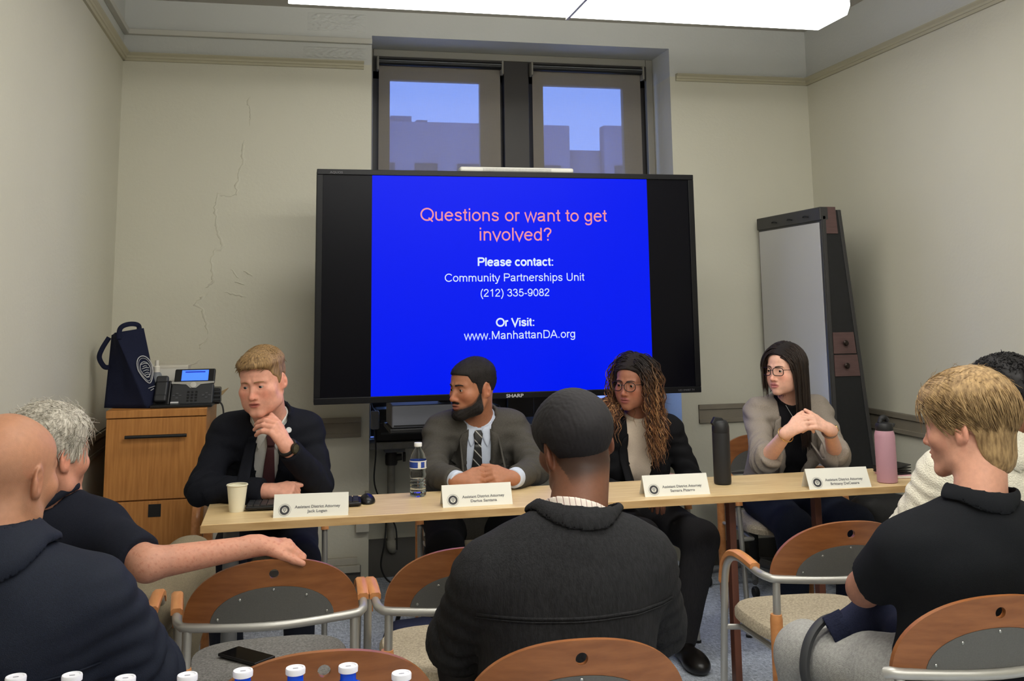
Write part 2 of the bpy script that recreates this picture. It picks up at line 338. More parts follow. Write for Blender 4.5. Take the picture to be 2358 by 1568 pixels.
# ================================================================== IMPLICIT-SURFACE MODELLER (bodies, clothes, hair)
F32 = np.float32
from concurrent.futures import ThreadPoolExecutor
POOL = ThreadPoolExecutor(4)
def V(*a): return np.array(a[0] if len(a) == 1 else a, dtype=np.float64)
def nrm(v): v = np.asarray(v, float); return v/(np.linalg.norm(v)+1e-9)
def dot3(a, b): return np.einsum('ij,ij->i', a, b)
def ell(P, c, r, B=None):
    q = P-np.asarray(c, F32)
    if B is not None: q = q@np.asarray(B, F32).T
    q = q*(1/np.asarray(r, F32)); k0 = np.sqrt(dot3(q,q)); q = q*(1/np.asarray(r, F32)); k1 = np.sqrt(dot3(q,q))+F32(1e-6)
    return k0*(k0-1)/k1
def cap(P, a, b, ra, rb=None):
    rb = ra if rb is None else rb; a = np.asarray(a, F32); ab = np.asarray(b, F32)-a; q = P-a
    t = np.clip((q@ab)*F32(1/(ab@ab+1e-9)), 0, 1)
    q -= t[:,None]*ab
    return np.sqrt(dot3(q,q))-(F32(ra)+F32(rb-ra)*t)
def rbox(P, c, h, r, B=None):
    q = P-np.asarray(c, F32)
    if B is not None: q = q@np.asarray(B, F32).T
    q = np.abs(q)-np.asarray(h, F32)+r
    m = np.maximum(q,0); return np.sqrt(dot3(m,m))+np.minimum(q.max(1),0)-r
def smin(a, b, k):
    h = np.clip(.5+.5*(b-a)/k, 0, 1); return b+(a-b)*h-k*h*(1-h)
def smax(a, b, k): return -smin(-a, -b, k)
def su(ds, k):
    d = ds[0]
    for e in ds[1:]: d = smin(d, e, k)
    return d
def wave(P, s, seed=0, stretch=(1,1,1)):
    r = np.random.RandomState(seed); o = 0
    for i in range(5):
        k = r.normal(size=3); k = (k/np.linalg.norm(k)*s*(1+.45*i)*np.array(stretch)).astype(F32)
        o = o+np.sin(P@k+r.uniform(0,6)+1.3*np.sin(P@(np.roll(k,1)*.6)))/(1+.5*i)
    return o/3
def surf(f, lo, hi, h):
    BK = 4; lo = np.asarray(lo, float); nb = np.maximum(1, np.ceil((np.asarray(hi, float)-lo)/(BK*h)).astype(int)); n = nb*BK
    bi = np.stack(np.meshgrid(*[np.arange(k) for k in nb], indexing='ij'), -1).reshape(-1,3)
    cp = (lo+(bi*BK+(BK-1)/2)*h).astype(F32); ch = [cp[i:i+30000] for i in range(0,len(cp),30000)]
    cd = np.concatenate(list(POOL.map(f, ch))).reshape(nb)
    D = cd.repeat(BK,0).repeat(BK,1).repeat(BK,2).astype(F32)
    act = np.argwhere(np.abs(cd) < BK*h*1.45+.001)
    if not len(act): return np.zeros((0,3)), np.zeros((0,4), int)
    off = np.stack(np.meshgrid(*[np.arange(BK)]*3, indexing='ij'), -1).reshape(-1,3)
    def job(s):
        idx = (act[s:s+600,None,:]*BK+off).reshape(-1,3); return idx, f((lo+idx*h).astype(F32))
    for idx, val in POOL.map(job, range(0, len(act), 600)): D[idx[:,0],idx[:,1],idx[:,2]] = val
    S = D < 0; c = np.zeros(n-1, np.int8)
    for i in (0,1):
        for j in (0,1):
            for k in (0,1): c += S[i:n[0]-1+i, j:n[1]-1+j, k:n[2]-1+k]
    ai = np.argwhere((c > 0)&(c < 8)); vid = -np.ones(n-1, np.int64); vid[ai[:,0],ai[:,1],ai[:,2]] = np.arange(len(ai))
    acc = np.zeros((len(ai),3)); cnt = np.zeros(len(ai))
    cor = [(i,j,k) for i in (0,1) for j in (0,1) for k in (0,1)]
    for p in cor:
        for ax in range(3):
            if p[ax]: continue
            q = list(p); q[ax] = 1
            d0 = D[ai[:,0]+p[0],ai[:,1]+p[1],ai[:,2]+p[2]]; d1 = D[ai[:,0]+q[0],ai[:,1]+q[1],ai[:,2]+q[2]]
            m = (d0 < 0) != (d1 < 0); t = np.where(m, d0/np.where(m, d0-d1, 1), 0)
            pt = np.tile(np.array(p, float), (len(ai),1)); pt[:,ax] += t
            acc += pt*m[:,None]; cnt += m
    vs = lo+(ai+acc/cnt[:,None])*h; Q = []
    for ax in range(3):
        s0 = [slice(None)]*3; s1 = [slice(None)]*3; s0[ax] = slice(0,n[ax]-1); s1[ax] = slice(1,n[ax])
        a, b = S[tuple(s0)], S[tuple(s1)]; e = np.argwhere(a != b); o1, o2 = [(1,2),(2,0),(0,1)][ax]
        e = e[(e[:,o1] > 0)&(e[:,o2] > 0)&(e[:,o1] < n[o1]-1)&(e[:,o2] < n[o2]-1)]
        if not len(e): continue
        def vi(da, db): g = e.copy(); g[:,o1] -= da; g[:,o2] -= db; return vid[g[:,0],g[:,1],g[:,2]]
        q = np.stack([vi(1,1),vi(0,1),vi(0,0),vi(1,0)],1); fl = ~a[e[:,0],e[:,1],e[:,2]]; q[fl] = q[fl][:,::-1]; Q.append(q)
    Q = np.concatenate(Q) if Q else np.zeros((0,4), int); Q = Q[(Q >= 0).all(1)]
    return vs, Q
def npmesh(name, vs, qs, m, parent, origin, col=None, smooth=True):
    me = bpy.data.meshes.new(name); vs = np.asarray(vs)-np.asarray(origin)
    qs = np.asarray(qs); n, k = qs.shape
    me.vertices.add(len(vs)); me.vertices.foreach_set('co', vs.astype(F32).ravel())
    me.loops.add(n*k); me.loops.foreach_set('vertex_index', qs.astype(np.int32).ravel())
    me.polygons.add(n); me.polygons.foreach_set('loop_start', np.arange(0,n*k,k,dtype=np.int32))
    me.polygons.foreach_set('use_smooth', [smooth]*n); me.update(calc_edges=True); me.validate()
    if col is not None:
        a = me.attributes.new('Col','FLOAT_COLOR','POINT'); cc = np.ones((len(vs),4), F32); cc[:,:3] = col; a.data.foreach_set('color', cc.ravel())
    return obj(name, me, m, parent)
def relax(vs, qs, it=1, lam=.5):
    for _ in range(it):
        s = np.zeros_like(vs); c = np.zeros(len(vs))
        for a, b in ((0,1),(1,2),(2,3),(3,0)):
            np.add.at(s, qs[:,a], vs[qs[:,b]]); np.add.at(c, qs[:,a], 1); np.add.at(s, qs[:,b], vs[qs[:,a]]); np.add.at(c, qs[:,b], 1)
        k = c > 0; vs = vs.copy(); vs[k] += lam*(s[k]/c[k][:,None]-vs[k])
    return vs
def strand_mesh(paths, radii, sides=3):
    """paths: list of (n,3); tapered little tubes joined in one mesh"""
    vs = []; qs = []; o = 0
    ang = np.arange(sides)*2*PI/sides
    for p, r in zip(paths, radii):
        n = len(p); t = np.gradient(p, axis=0); t /= np.linalg.norm(t,axis=1)[:,None]+1e-9
        ref = np.array([.3,.5,.81]); s = np.cross(t, ref); s /= np.linalg.norm(s,axis=1)[:,None]+1e-9; u = np.cross(t, s)
        rr = r*np.minimum(1, (1.08-np.linspace(0,1,n))*3)
        ring = p[:,None,:]+(s[:,None,:]*np.cos(ang)[None,:,None]+u[:,None,:]*np.sin(ang)[None,:,None])*rr[:,None,None]
        vs.append(ring.reshape(-1,3)); i = np.arange(n-1)[:,None]*sides; k = np.arange(sides)[None,:]; k2 = (k+1)%sides
        qs.append(np.stack([i+k, i+k2, i+sides+k2, i+sides+k], -1).reshape(-1,4)+o); o += n*sides
    return np.concatenate(vs), np.concatenate(qs)
def ss(x, a, b):
    t = np.clip((x-a)/(b-a), 0, 1); return t*t*(3-2*t)
# ------------------------------------------------------------------ head (local frame: x = person's left, -y = face, z = up, eyes at z = 0)
class Head:
    def __init__(s, c, yaw=0, pitch=0, roll=0, scale=1, wid=1, nose=1, jaw=1, lips=1, mouth=0, fat=0, eyes=True, brow=1, female=False, eyeo=.0038, chin=0):
        a, p, r = math.radians(yaw), math.radians(pitch), math.radians(roll)
        B = Matrix.Rotation(a,3,'Z')@Matrix.Rotation(p,3,'X')@Matrix.Rotation(r,3,'Y')   # local->world
        s.M = np.array(B); s.c = V(c); s.s = scale; s.p = dict(wid=wid,nose=nose,jaw=jaw,lips=lips,mouth=mouth,fat=fat,brow=brow,female=female,eyeo=eyeo,chin=chin)
    def loc(s, P): return ((P-s.c.astype(F32))@s.M.astype(F32))/F32(s.s)
    def wld(s, q): return s.c+(np.asarray(q)*s.s)@s.M.T
    def wdir(s, q): return np.asarray(q)@s.M.T
    def skull(s, q):
        g = s.p; w = g['wid']
        fw = .92 if g['female'] else 1
        d = su([ell(q,(0,.018,.032),(.076*w,.097,.088)), ell(q,(0,-.028,-.025),(.066*w*fw,.066,.082 if g['female'] else .088)), ell(q,(0,-.035,.045),(.06*w,.05,.045))], .03)
        return d
    def face(s, q):
        g = s.p; w = g['wid']; a = q.copy(); a[:,0] = np.abs(a[:,0]); n = g['nose']; j = g['jaw']
        d = s.skull(q)
        d = smin(d, cap(a,(.056*w*j,.012,-.05),(.052*w*j,-.01,-.078),.016), .025)
        d = smin(d, cap(a,(.05*w*j,-.012,-.080),(.012 if g['female'] else .014,-.077,-.099 if g['female'] else -.105),.013 if g['female'] else .015,.013 if g['female'] else .016), .025)
        d = smin(d, ell(a,(0,-.078,-.098 if g['female'] else -.104),((.017 if g['female'] else .022)*j,.016,.015)), .02)
        d = smin(d, ell(a,(.044*w,-.058,-.026),(.024+g['fat']*.3,.024,.022)), .025)
        if g['female']: d = smin(d, ell(a,(.036*w,-.050,-.058),(.027,.032,.034)), .03)
        if g['fat']: d = smin(d, ell(a,(.04*w,-.045,-.07),(.03,.035,.035)), .03)
        d = smin(d, cap(a,(.012,-.088,.020),(.046*w,-.072,.018),.008 if not g['female'] else .005,.007), .014)
        d = smin(d, ell(a,(0,-.075,-.066),(.032,.022,.028)), .018)
        d = smax(d, -ell(a,(.032,-.098,.001),(.021,.018,.012)), .014)                       # eye sockets
        lid = ell(a,(.032,-.0745,-.001),(.0162,.0146,.0138)); d = smin(d, lid, .006)
        d = smax(d, -ell(a,(.0325,-.0895,-.0016),(.0138,.0090,g['eyeo'])), .0018)               # opening of the eye
        d = smin(d, cap(a,(0,-.086,.012),(0,-.106*(.985+.015*n),-.034),.0072,.0095*n), .010)   # nose
        d = smin(d, ell(a,(0,-.1085*(.985+.015*n),-.037),(.0105*n,.0105*n,.0095*n)), .008)
        d = smin(d, ell(a,(.0125*n,-.096,-.041),(.0075*n,.010,.0078)), .006)
        d = smax(d, -ell(a,(.007*n,-.1035,-.0475),(.0042,.006,.0035)), .003)
        L = g['lips']; mo = g['mouth']
        up = ell(a,(0,-.0955,-.0625),(.0215,.0085,.0052*L)); lo = ell(a,(0,-.0940,-.0735-mo),(.0185,.0085,.0062*L)); d = smin(d, up, .005); d = smin(d, lo, .005)
        d = smax(d, -ell(a,(0,-.1035,-.0676-mo*.5),(.0235,.012,.0016+mo*.6)), .002)
        d = smax(d, -ell(a,(0,-.108,-.0555),(.004,.010,.008)), .004)
        return d
    def ears(s, q):
        g = s.p; a = q.copy(); a[:,0] = np.abs(a[:,0]); w = g['wid']
        B = np.array(Matrix.Rotation(math.radians(-24),3,'Z')@Matrix.Rotation(math.radians(10),3,'X'))
        c = (.0775*w,.017,-.008)
        d = ell(a,c,(.0085,.0195,.033),B.T); d = smin(d, ell(a,(.0735*w,.008,-.033),(.006,.010,.011)), .008)
        d = smax(d, -ell(a,(c[0]+.0095,c[1]-.004,c[2]-.004),(.0100,.0100,.0165),B.T), .003)
        d = smax(d, -ell(a,(c[0]+.0105,c[1]+.003,c[2]+.013),(.0080,.0115,.0130),B.T), .003)
        return smin(d, ell(a,(.070*w,.008,-.012),(.010,.010,.022)), .010)
    def full(s, q): return smin(s.face(q), s.ears(q), .004)
    def hairline(s, q, hl):
        """hl: list of (y, z) lower boundary of the hair from front to nape; positive above"""
        y = q[:,1]+0; ys = [a for a,b in hl]; zs = [b for a,b in hl]
        return q[:,2]-np.interp(y, ys, zs)
class Hand:
    """capsules of a hand. W wrist, d finger direction, n back-of-hand normal, side=+1 if the thumb lies along +cross(d,n)"""
    def __init__(s, W, d, n, side=1, curl=(25,30,30,30), curl2=35, spread=3, thumb=(35,20,20), size=1.0, thumb_in=.3):
        d = nrm(d); n = nrm(V(n)-d*np.dot(n,d)); t = np.cross(d,n)*side; s.caps = []; s.nails = []
        W = V(W); z = size
        kn = []; lens = [.082,.084,.080,.072]; offs = [.026,.008,-.011,-.028]
        fl = [(.042,.026,.020),(.046,.029,.021),(.043,.027,.021),(.034,.021,.018)]
        for i in range(4):
            a = W+t*offs[i]*.55*z+d*.008*z; b = W+d*lens[i]*z+t*offs[i]*z+n*(.004 if i in (1,2) else 0)*z; kn.append(b)
            s.caps.append((a,b,.0135*z,.0105*z,0))
        s.caps.append((W-d*.02*z,W+d*.03*z,.024*z,.02*z,0)); s.caps.append((W+d*.04*z-t*.012*z,W+d*.04*z+t*.014*z,.0145*z,.0155*z,0))
        for i in range(4):
            sp = math.radians(spread*(1.5-i)); dd = nrm(d*math.cos(sp)+t*math.sin(sp)); p = kn[i]
            cu = [curl[i], curl2*(1 if curl[i] > 5 else .5), curl2*.7]; ang = 0
            for j in range(3):
                ang += math.radians(cu[j]); v = dd*math.cos(ang)-n*math.sin(ang); q = p+v*fl[i][j]*z
                r0 = (.0098,.0088,.0080)[j]*z; r1 = (.0088,.0080,.0068)[j]*z; s.caps.append((p,q,r0,r1,i+1)); p = q
            s.nails.append((p, v, dd*math.sin(ang)+n*math.cos(ang)))
        p = W+t*.022*z+d*.022*z; ang = math.radians(thumb[0])
        v = nrm(d*math.cos(ang)+t*math.sin(ang)-n*thumb_in); q = p+v*.042*z; s.caps.append((W+d*.01*z+t*.008*z,q,.017*z,.0125*z,5))
        for j,l in ((1,.033),(2,.026)):
            a2 = math.radians(thumb[j]); ax = t*-math.sin(a2)+d*math.cos(a2); v = nrm(v*math.cos(a2)+d*math.sin(a2)*.8-n*.25*math.sin(a2)-t*.25*math.sin(a2)); p = q; q = p+v*l*z; s.caps.append((p,q,(.0115,.0102)[j-1]*z,(.0102,.0082)[j-1]*z,5))
    def sdf(s, P):
        out = None; groups = {}
        for a,b,ra,rb,g in s.caps: groups.setdefault(g, []).append(cap(P,a,b,ra,rb))
        palm = su(groups[0], .010); d = palm
        for g in (1,2,3,4,5):
            if g in groups: d = smin(d, su(groups[g], .004), .0045 if g < 5 else .008)
        return d
    def box(s, pad=.03):
        p = np.array([c[0] for c in s.caps]+[c[1] for c in s.caps]); return p.min(0)-pad, p.max(0)+pad
M_eye_w = mat('eye_white', (178,168,160), .2); M_pupil = mat('dark_pupil', (14,10,9), .1)
def frame_torso(yaw):
    a = math.radians(yaw); return V(math.cos(a),math.sin(a),0), V(-math.sin(a),math.cos(a),0)   # left, back
class Person:
    def __init__(s, label, base, head, skin, J, tyaw=0, bulk=1, neck_r=.056, female=False, group=None):
        s.root = thing('person', base, label, 'person', group); s.o = V(base); s.h = head; s.skin = skin; s.J = {k: V(v) for k,v in J.items()}; s.bulk = bulk; s.nr = neck_r; s.fem = female
        s.tx, s.ty = frame_torso(tyaw); J = s.J
        s.uv = nrm(J['NB']-J['PV']); s.ty = nrm(s.ty-s.uv*np.dot(s.ty,s.uv)); s.tx = np.cross(s.ty, s.uv); s.B = np.stack([s.tx,s.ty,s.uv])
        s.CH = J['PV']+(J['NB']-J['PV'])*.66+s.ty*.0; s.BL = J['PV']+(J['NB']-J['PV'])*.32
        s.hands = []; s.bvh = {}
    def torso(s, P, g=0):
        J = s.J; b = s.bulk; B = s.B
        ds = [ell(P,J['PV'],V(.175*b+g,.13*b+g,.13+g),B), ell(P,s.BL,V(.155*b+g,.12*b+g,.16+g),B), ell(P,s.CH,V(.165*b+g,.118*b+g,.17+g),B)]
        m = (J['SL']+J['SR'])/2
        ds += [cap(P, m+(J['SL']-m)*.86, m+(J['SR']-m)*.86, .058*b+g, .058*b+g)]
        up = J['NB']-s.uv*.020
        for k in ('SL','SR'): ds.append(cap(P, up+s.ty*.02, up+(J[k]+s.uv*.010-up)*.9, .044+g, .04+g))
        d = su(ds, .06)
        if s.fem:
            for k in (-1,1): d = smin(d, ell(P, s.CH+s.tx*.072*k-s.ty*.085-s.uv*.02, V(.062+g,.06+g,.062+g), B), .04)
        return d
    def arm(s, P, k, g=0, t=1.0, r=(.054,.044,.030), kk=.02):
        S, E, W = s.J['S'+k], s.J['E'+k], s.J['W'+k]; b = s.bulk**.5
        d = cap(P,S,E,r[0]*b+g,r[1]*b+g)
        if t > 0: d = smin(d, cap(P,E,E+(W-E)*t,r[1]*b+g,(r[1]+(r[2]-r[1])*t)*b+g), kk)
        return d
    def neck(s, P, g=0):
        h = s.h; top = h.wld((0,.028,-.045)); return cap(P, s.J['NB']+s.ty*.012-s.uv*.04, top, s.nr*1.08+g, s.nr*.95+g)
    def body_sdf(s, P):
        q = s.h.loc(P); d = s.h.full(q)*s.h.s
        d = smin(d, s.neck(P), .022); d = smin(d, s.torso(P,-.012), .035)
        for k in 'LR': d = smin(d, s.arm(P,k,-.004), .03)
        for hd in s.hands: d = smin(d, hd.sdf(P), .012)
        return d
    def head_color(s, P, base):
        """albedo by place on the face: lips, cheeks, stubble"""
        q = s.h.loc(P.astype(F32)); n = len(P); base = np.array(lin(base)); col = np.tile(base,(n,1)); g = s.h.p
        ax = np.abs(q[:,0]); fr = q[:,1] < -.03
        def blend(w, c): nonlocal col; w = np.clip(w,0,1)[:,None]; col = col*(1-w)+np.array(c)*w
        red = base*np.array([1.12,.78,.74])
        blend(.55*np.exp(-((ax-.045)**2/.0005+(q[:,2]+.03)**2/.0006))*fr, red)
        blend(.5*np.exp(-(ax**2/.0003+(q[:,2]+.036)**2/.0003))*(q[:,1] < -.09), red)
        blend(.35*(q[:,1] > -.01)*(ax > .072)*np.exp(-(q[:,2]+.01)**2/.0015), red)
        mo = g['mouth']; L = g['lips']
        lipw = ss(1.15-np.sqrt((ax/.024)**2+((q[:,2]+.068+mo*.4)/(.0118*L+mo*.5))**2), 0, .3)*(q[:,1] < -.083)
        blend(lipw*.9, s.lip if hasattr(s,'lip') else base*np.array([.86,.52,.50]))
        return col
    def body(s, hand_h=.0034, head_h=.0029, zneck=.16, extra=None, col=None, stubble=None, coarse=True):
        vs, qs = [], []; o = 0; h = s.h; c = h.c
        r = .150*h.s; boxes = []
        up = h.wld((0,0,.0)); lo = np.minimum(c-r, s.J['NB']-.09); hi = np.maximum(c+r, s.J['NB']+.09); lo[2] = s.J['NB'][2]-.075; hi[2] = c[2]+.14*h.s
        fh = lambda P: smin(smin(h.full(h.loc(P))*F32(h.s), s.neck(P), .022), s.torso(P,-.012), .035)
        boxes.append((lo,hi,head_h,fh))
        for hd in s.hands:
            a,b = hd.box(.028); k = min('LR', key=lambda k: np.linalg.norm(s.J['W'+k]-hd.caps[0][0]))
            boxes.append((a,b,hand_h,(lambda P,hd=hd,k=k: smin(hd.sdf(P), s.arm(P,k,-.004), .012))))
        for k,lo,hi,hh in (extra or []):
            hd = min(s.hands, key=lambda d: np.linalg.norm(s.J['W'+k]-d.caps[0][0])); a,b = hd.box(.028)
            boxes.append((lo,hi,hh,(lambda P,k=k: s.arm(P,k,-.0045))))
        for lo,hi,hh,ff in boxes:
            v,q = surf(ff, lo, hi, hh); v = relax(v,q,1,.35); vs.append(v); qs.append(q+o); o += len(v)
        if coarse:
            J = s.J; pts = np.array([J[k] for k in ('PV','NB','SL','SR','EL','ER','WL','WR')])
            f = lambda P: smin(smin(smin(s.torso(P,-.012), s.arm(P,'L',-.004), .03), s.arm(P,'R',-.004), .03), s.neck(P), .022)+.009
            v,q = surf(f, pts.min(0)-.2, np.array([*(pts.max(0)[:2]+.2), J['NB'][2]-.03]), .018); vs.append(v); qs.append(q+o); o += len(v)
        vs = np.concatenate(vs); qs = np.concatenate(qs); cc = s.head_color(vs, s.skin)
        if stubble is not None: cc = stubble(s, vs, cc)
        m = mat('skin', (200,150,120), .48, attr='Col', var=.05, vscale=90, bump=.12, bscale=500, spec=.35, sss=.12)
        s.bo = npmesh('body', vs, qs, m, s.root, s.o, cc)
        return s.bo
    def eyes(s, iris=(70,50,35), look=(0,0)):
        for k in (-1,1):
            e = MB(); c = s.h.wld((.032*k,-.0745,-.001)); R = .0132*s.h.s
            d = nrm(s.h.wdir((math.sin(math.radians(look[0])),-math.cos(math.radians(look[0])),math.sin(math.radians(look[1])))))
            def ball(rad, ctr, name, m, ang=PI):
                B = Vector(d).to_track_quat('Z','Y').to_matrix(); mb = MB(); n = 8; prof = [(rad*math.sin(ang*i/n), rad*math.cos(ang*i/n)) for i in range(n+1)]
                mb.lathe([(max(a,1e-5),b) for a,b in prof],(0,0,0),14); mb.v = [tuple(B@Vector(v)+Vector(ctr-s.o)) for v in mb.v]; return mb.build(name, m, s.root, smooth=True)
            ball(R, c, 'eye', M_eye_w); ball(R*1.012, c, 'iris', mat('iris%d_%d_%d' % iris, iris, .15), .54); ball(R*1.022, c, 'pupil', M_pupil, .26)
    def brows(s, m, arch=.004, thick=.0035, y=-.094):
        for k in (-1,1):
            pts = []
            for i in range(9):
                t = i/8; x = (.012+.036*t)*k; z = .0185+arch*math.sin(t*PI*.75)-.003*t*t; pts.append((x,z))
            P = []; R = []
            for i,(x,z) in enumerate(pts):
                # march from the front onto the face
                q = np.array([[x,-.13+.0008*j,z] for j in range(100)], F32); dd = s.h.face(q); j = np.argmax(dd < .0002); P.append(s.h.wld((x,q[j,1]-.0002,z))-s.o); R.append(thick*(1-.65*(i/8)**2)*s.h.s*(1 if i else .7))
            MB().tube(P, R, 6).build('eyebrow', m, s.root, smooth=True)
    def hair_cap(s, thick, hl, m, h=.0033, noise=(.0015,120), bumpf=None, name='hair', relax_n=1, kedge=.006, stretch=(1,1,1), extra=None):
        hd = s.h
        def f(P):
            q = hd.loc(P); t = thick(q) if callable(thick) else thick
            d = hd.skull(q)-t+noise[0]*wave(q,noise[1],3,stretch)
            if extra: d = extra(q, d)
            d = smax(d, -hd.hairline(q,hl)*.8, kedge)
            if not extra: d = np.maximum(d, -(hd.skull(q)+.004))
            return d*hd.s
        r = .17*hd.s; v,q = surf(f, hd.c-r, hd.c+r, h); v = relax(v,q,relax_n,.4)
        return npmesh(name, v, q, m, s.root, s.o)
    def cloth(s, name, f, lo, hi, m, h=.006, rel=1):
        v,q = surf(f, lo, hi, h); v = relax(v,q,rel,.45); o = npmesh(name, v, q, m, s.root, s.o); s.bvh[name] = BVHTree.FromPolygons([tuple(x) for x in v], [tuple(x) for x in q.tolist()]); return o
    def decal(s, name, target, rows, m, nu=8, off=.002, thick=.002, dirv=None, parent=None, col=None, nv=4, axes=None, start=.5):
        """rows: [(xl,zl,xr,zr),...] in torso-front coordinates (metres left, up from NB); laid on the target garment"""
        d = Vector(-s.ty if dirv is None else dirv).normalized(); tx, uv = axes or (s.tx, s.uv); NB = s.J['NB']; rr = []
        for a,b in zip(rows[:-1], rows[1:]):
            for k in range(nv): t = k/nv; rr.append([a[i]+(b[i]-a[i])*t for i in range(4)])
        rr.append(rows[-1]); vs = []; fs = []; ok = []
        for r in rr:
            for i in range(nu+1):
                t = i/nu; x = r[0]+(r[2]-r[0])*t; z = r[1]+(r[3]-r[1])*t
                p = Vector(NB+tx*x+uv*z)+d*start; best = None
                for tg in (target if isinstance(target,(list,tuple)) else [target]):
                    hit = s.bvh[tg].ray_cast(p, -d, 1.0)
                    if hit[0] is not None and (best is None or (hit[0]-p).length < (best[0]-p).length): best = hit
                if best is None: ok.append(False); vs.append((0,0,0))
                else:
                    ok.append(True); nn = best[1] if best[1].dot(d) > 0 else -best[1]; nn = (nn+d*1.0).normalized(); vs.append(tuple(best[0]+nn*off-Vector(s.o)))
        w = nu+1
        for j in range(len(rr)-1):
            for i in range(nu):
                f = (j*w+i,j*w+i+1,(j+1)*w+i+1,(j+1)*w+i)
                if all(ok[x] for x in f): fs.append(f)
        mb = MB(); mb.v = vs; mb.f = fs; o = mb.build(name, m, parent or s.root, smooth=True, fix=False)
        # drop stray verts
        bm = bmesh.new(); bm.from_mesh(o.data); bmesh.ops.delete(bm, geom=[v for v in bm.verts if not v.link_faces], context='VERTS'); bmesh.ops.recalc_face_normals(bm, faces=bm.faces)
        if bm.faces:
            av = Vector((0,0,0))
            for f in bm.faces: av += f.normal
            if av.dot(d) < 0: bmesh.ops.reverse_faces(bm, faces=bm.faces)
        bm.to_mesh(o.data); bm.free()
        if thick: sm = o.modifiers.new('solid','SOLIDIFY'); sm.thickness = thick; sm.offset = -.2
        return o
    def legs(s, name, m, pts, r=(.088,.066,.05), g=.006, h=.0115, seed=1, amp=.004):
        """pts: {'L':(hip,knee,ankle),'R':...}"""
        allp = np.array([p for k in pts for p in pts[k]]+[s.J['PV']])
        def f(P):
            ds = []
            for k in pts:
                H,K,A = [V(x) for x in pts[k]]; ds.append(smin(cap(P,H,K,r[0]+g,r[1]+g), cap(P,K,A,r[1]+g,r[2]+g), .03))
            ds.append(ell(P,s.J['PV'],V(.18*s.bulk+g,.135*s.bulk+g,.12+g),s.B)); d = su(ds,.035)
            return d+amp*wave(P,22,seed)
        return s.cloth(name, f, allp.min(0)-.2, allp.max(0)+.2, m, h)
    def shoe(s, A, d, m, L=.27, name='shoe'):
        A = V(A); d = nrm(d); side = np.cross(d,V(0,0,1)); B = np.stack([side,d,V(0,0,1)]); g = V(A[0],A[1],0)
        def f(P):
            e = su([ell(P,g+d*L*.42+V(0,0,.035),V(.045,L*.38,.042),B), ell(P,g+V(0,0,.05),V(.038,.06,.06),B), ell(P,g+d*L*.62+V(0,0,.03),V(.048,.07,.035),B)], .03)
            return np.maximum(e, .006-P[:,2])
        return s.cloth(name, f, g-.2+d*.1, g+.2+d*.1+V(0,0,.05), m, .007)
# ================================================================== PEOPLE AT THE TABLE
def fabric(name, col, var=.1, bump=.35, bscale=700, rough=.85, stretch=None, vscale=250, col2=None, sheen=0):
    return mat(name, col, rough, var=var, vscale=vscale, bump=bump, bscale=bscale, spec=.2, stretch=stretch, sheen=sheen, col2=col2)
def folds(P, s, amp, seed):
    """cloth folds: rings of creases round the elbows, soft drape over the trunk"""
    o = amp*.8*wave(P,30,seed,(1,1,.35)); wv = wave(P,30,seed+7)
    for k in 'LR':
        E, S, W = s.J['E'+k].astype(F32), s.J['S'+k].astype(F32), s.J['W'+k].astype(F32)
        a1, a2 = nrm(S-E).astype(F32), nrm(W-E).astype(F32); q = P-E; u = q@a1-q@a2; r2 = dot3(q,q)
        o = o+amp*1.3*np.exp(-r2/(.11**2))*(1-2*np.abs(np.sin(u*F32(52)+wv*1.4)))
        q2 = P-(S+a1*F32(-.06)); o = o+amp*.9*np.exp(-dot3(q2,q2)/(.09**2))*np.sin((q2@(s.uv+.5*a1).astype(F32))*95+wv*2)
    return o
def tl(s, P):
    q = P-s.J['NB'].astype(F32); return q@s.tx.astype(F32), q@s.ty.astype(F32), q@s.uv.astype(F32)
def sleeve(s, P, k, g, t, r=(.054,.044,.030), cut=True, rolled=0):
    E, W = s.J['E'+k], s.J['W'+k]; d = s.arm(P,k,g,t,r)
    if rolled:
        e = E+(W-E)*t; d = smin(d, cap(P, E+(W-E)*(t-.16), e, .046*s.bulk**.5+g+rolled, .044*s.bulk**.5+g+rolled), .006)
    if cut:
        a = nrm(W-E); e = E+(W-E)*t; q = P-e.astype(F32); near = (np.sqrt((q*q).sum(1)) < .12)
        d = np.where(near, smax(d, q@a.astype(F32), .006), d)
    return d
def jacket(s, m, g=.018, gs=.008, t=.93, vz=-.34, vs=.30, hem=-.62, amp=.006, seed=1, collar=True, open_w=0, h=.0072, rolled=0, name='jacket', r=(.054,.046,.036), topw=.058, gr=0):
    J = s.J
    def f(P):
        x,y,z = tl(s,P); fo = folds(P,s,amp,seed); d = s.torso(P,g)+fo
        d = smax(d, -s.neck(P,.016), .008)
        if vs:
            hw = np.minimum((z-vz)*vs, topw)+open_w
            d = smax(d, -np.maximum((np.abs(x)-hw)*.95, y-.01), .005)
        if collar:
            nk = s.neck(P,.018); n = nrm(s.h.wld((0,.028,-.045))-J['NB']); tt = (P-J['NB'].astype(F32))@n.astype(F32)
            col = np.maximum(np.maximum(np.abs(nk)-.006, tt-.042+.35*np.maximum(0,-y-.02)), -tt-.06)
            col = np.maximum(col, -(y+.012)); d = smin(d, col, .012)
        for k in 'LR': d = smin(d, sleeve(s,P,k,gs,t,r,rolled=rolled)+fo, .022)
        return np.maximum(d, hem-z)
    pts = np.array([J[k] for k in ('PV','NB','SL','SR','EL','ER','WL','WR')])
    return s.cloth(name, f, pts.min(0)-.16, pts.max(0)+.16, m, h)
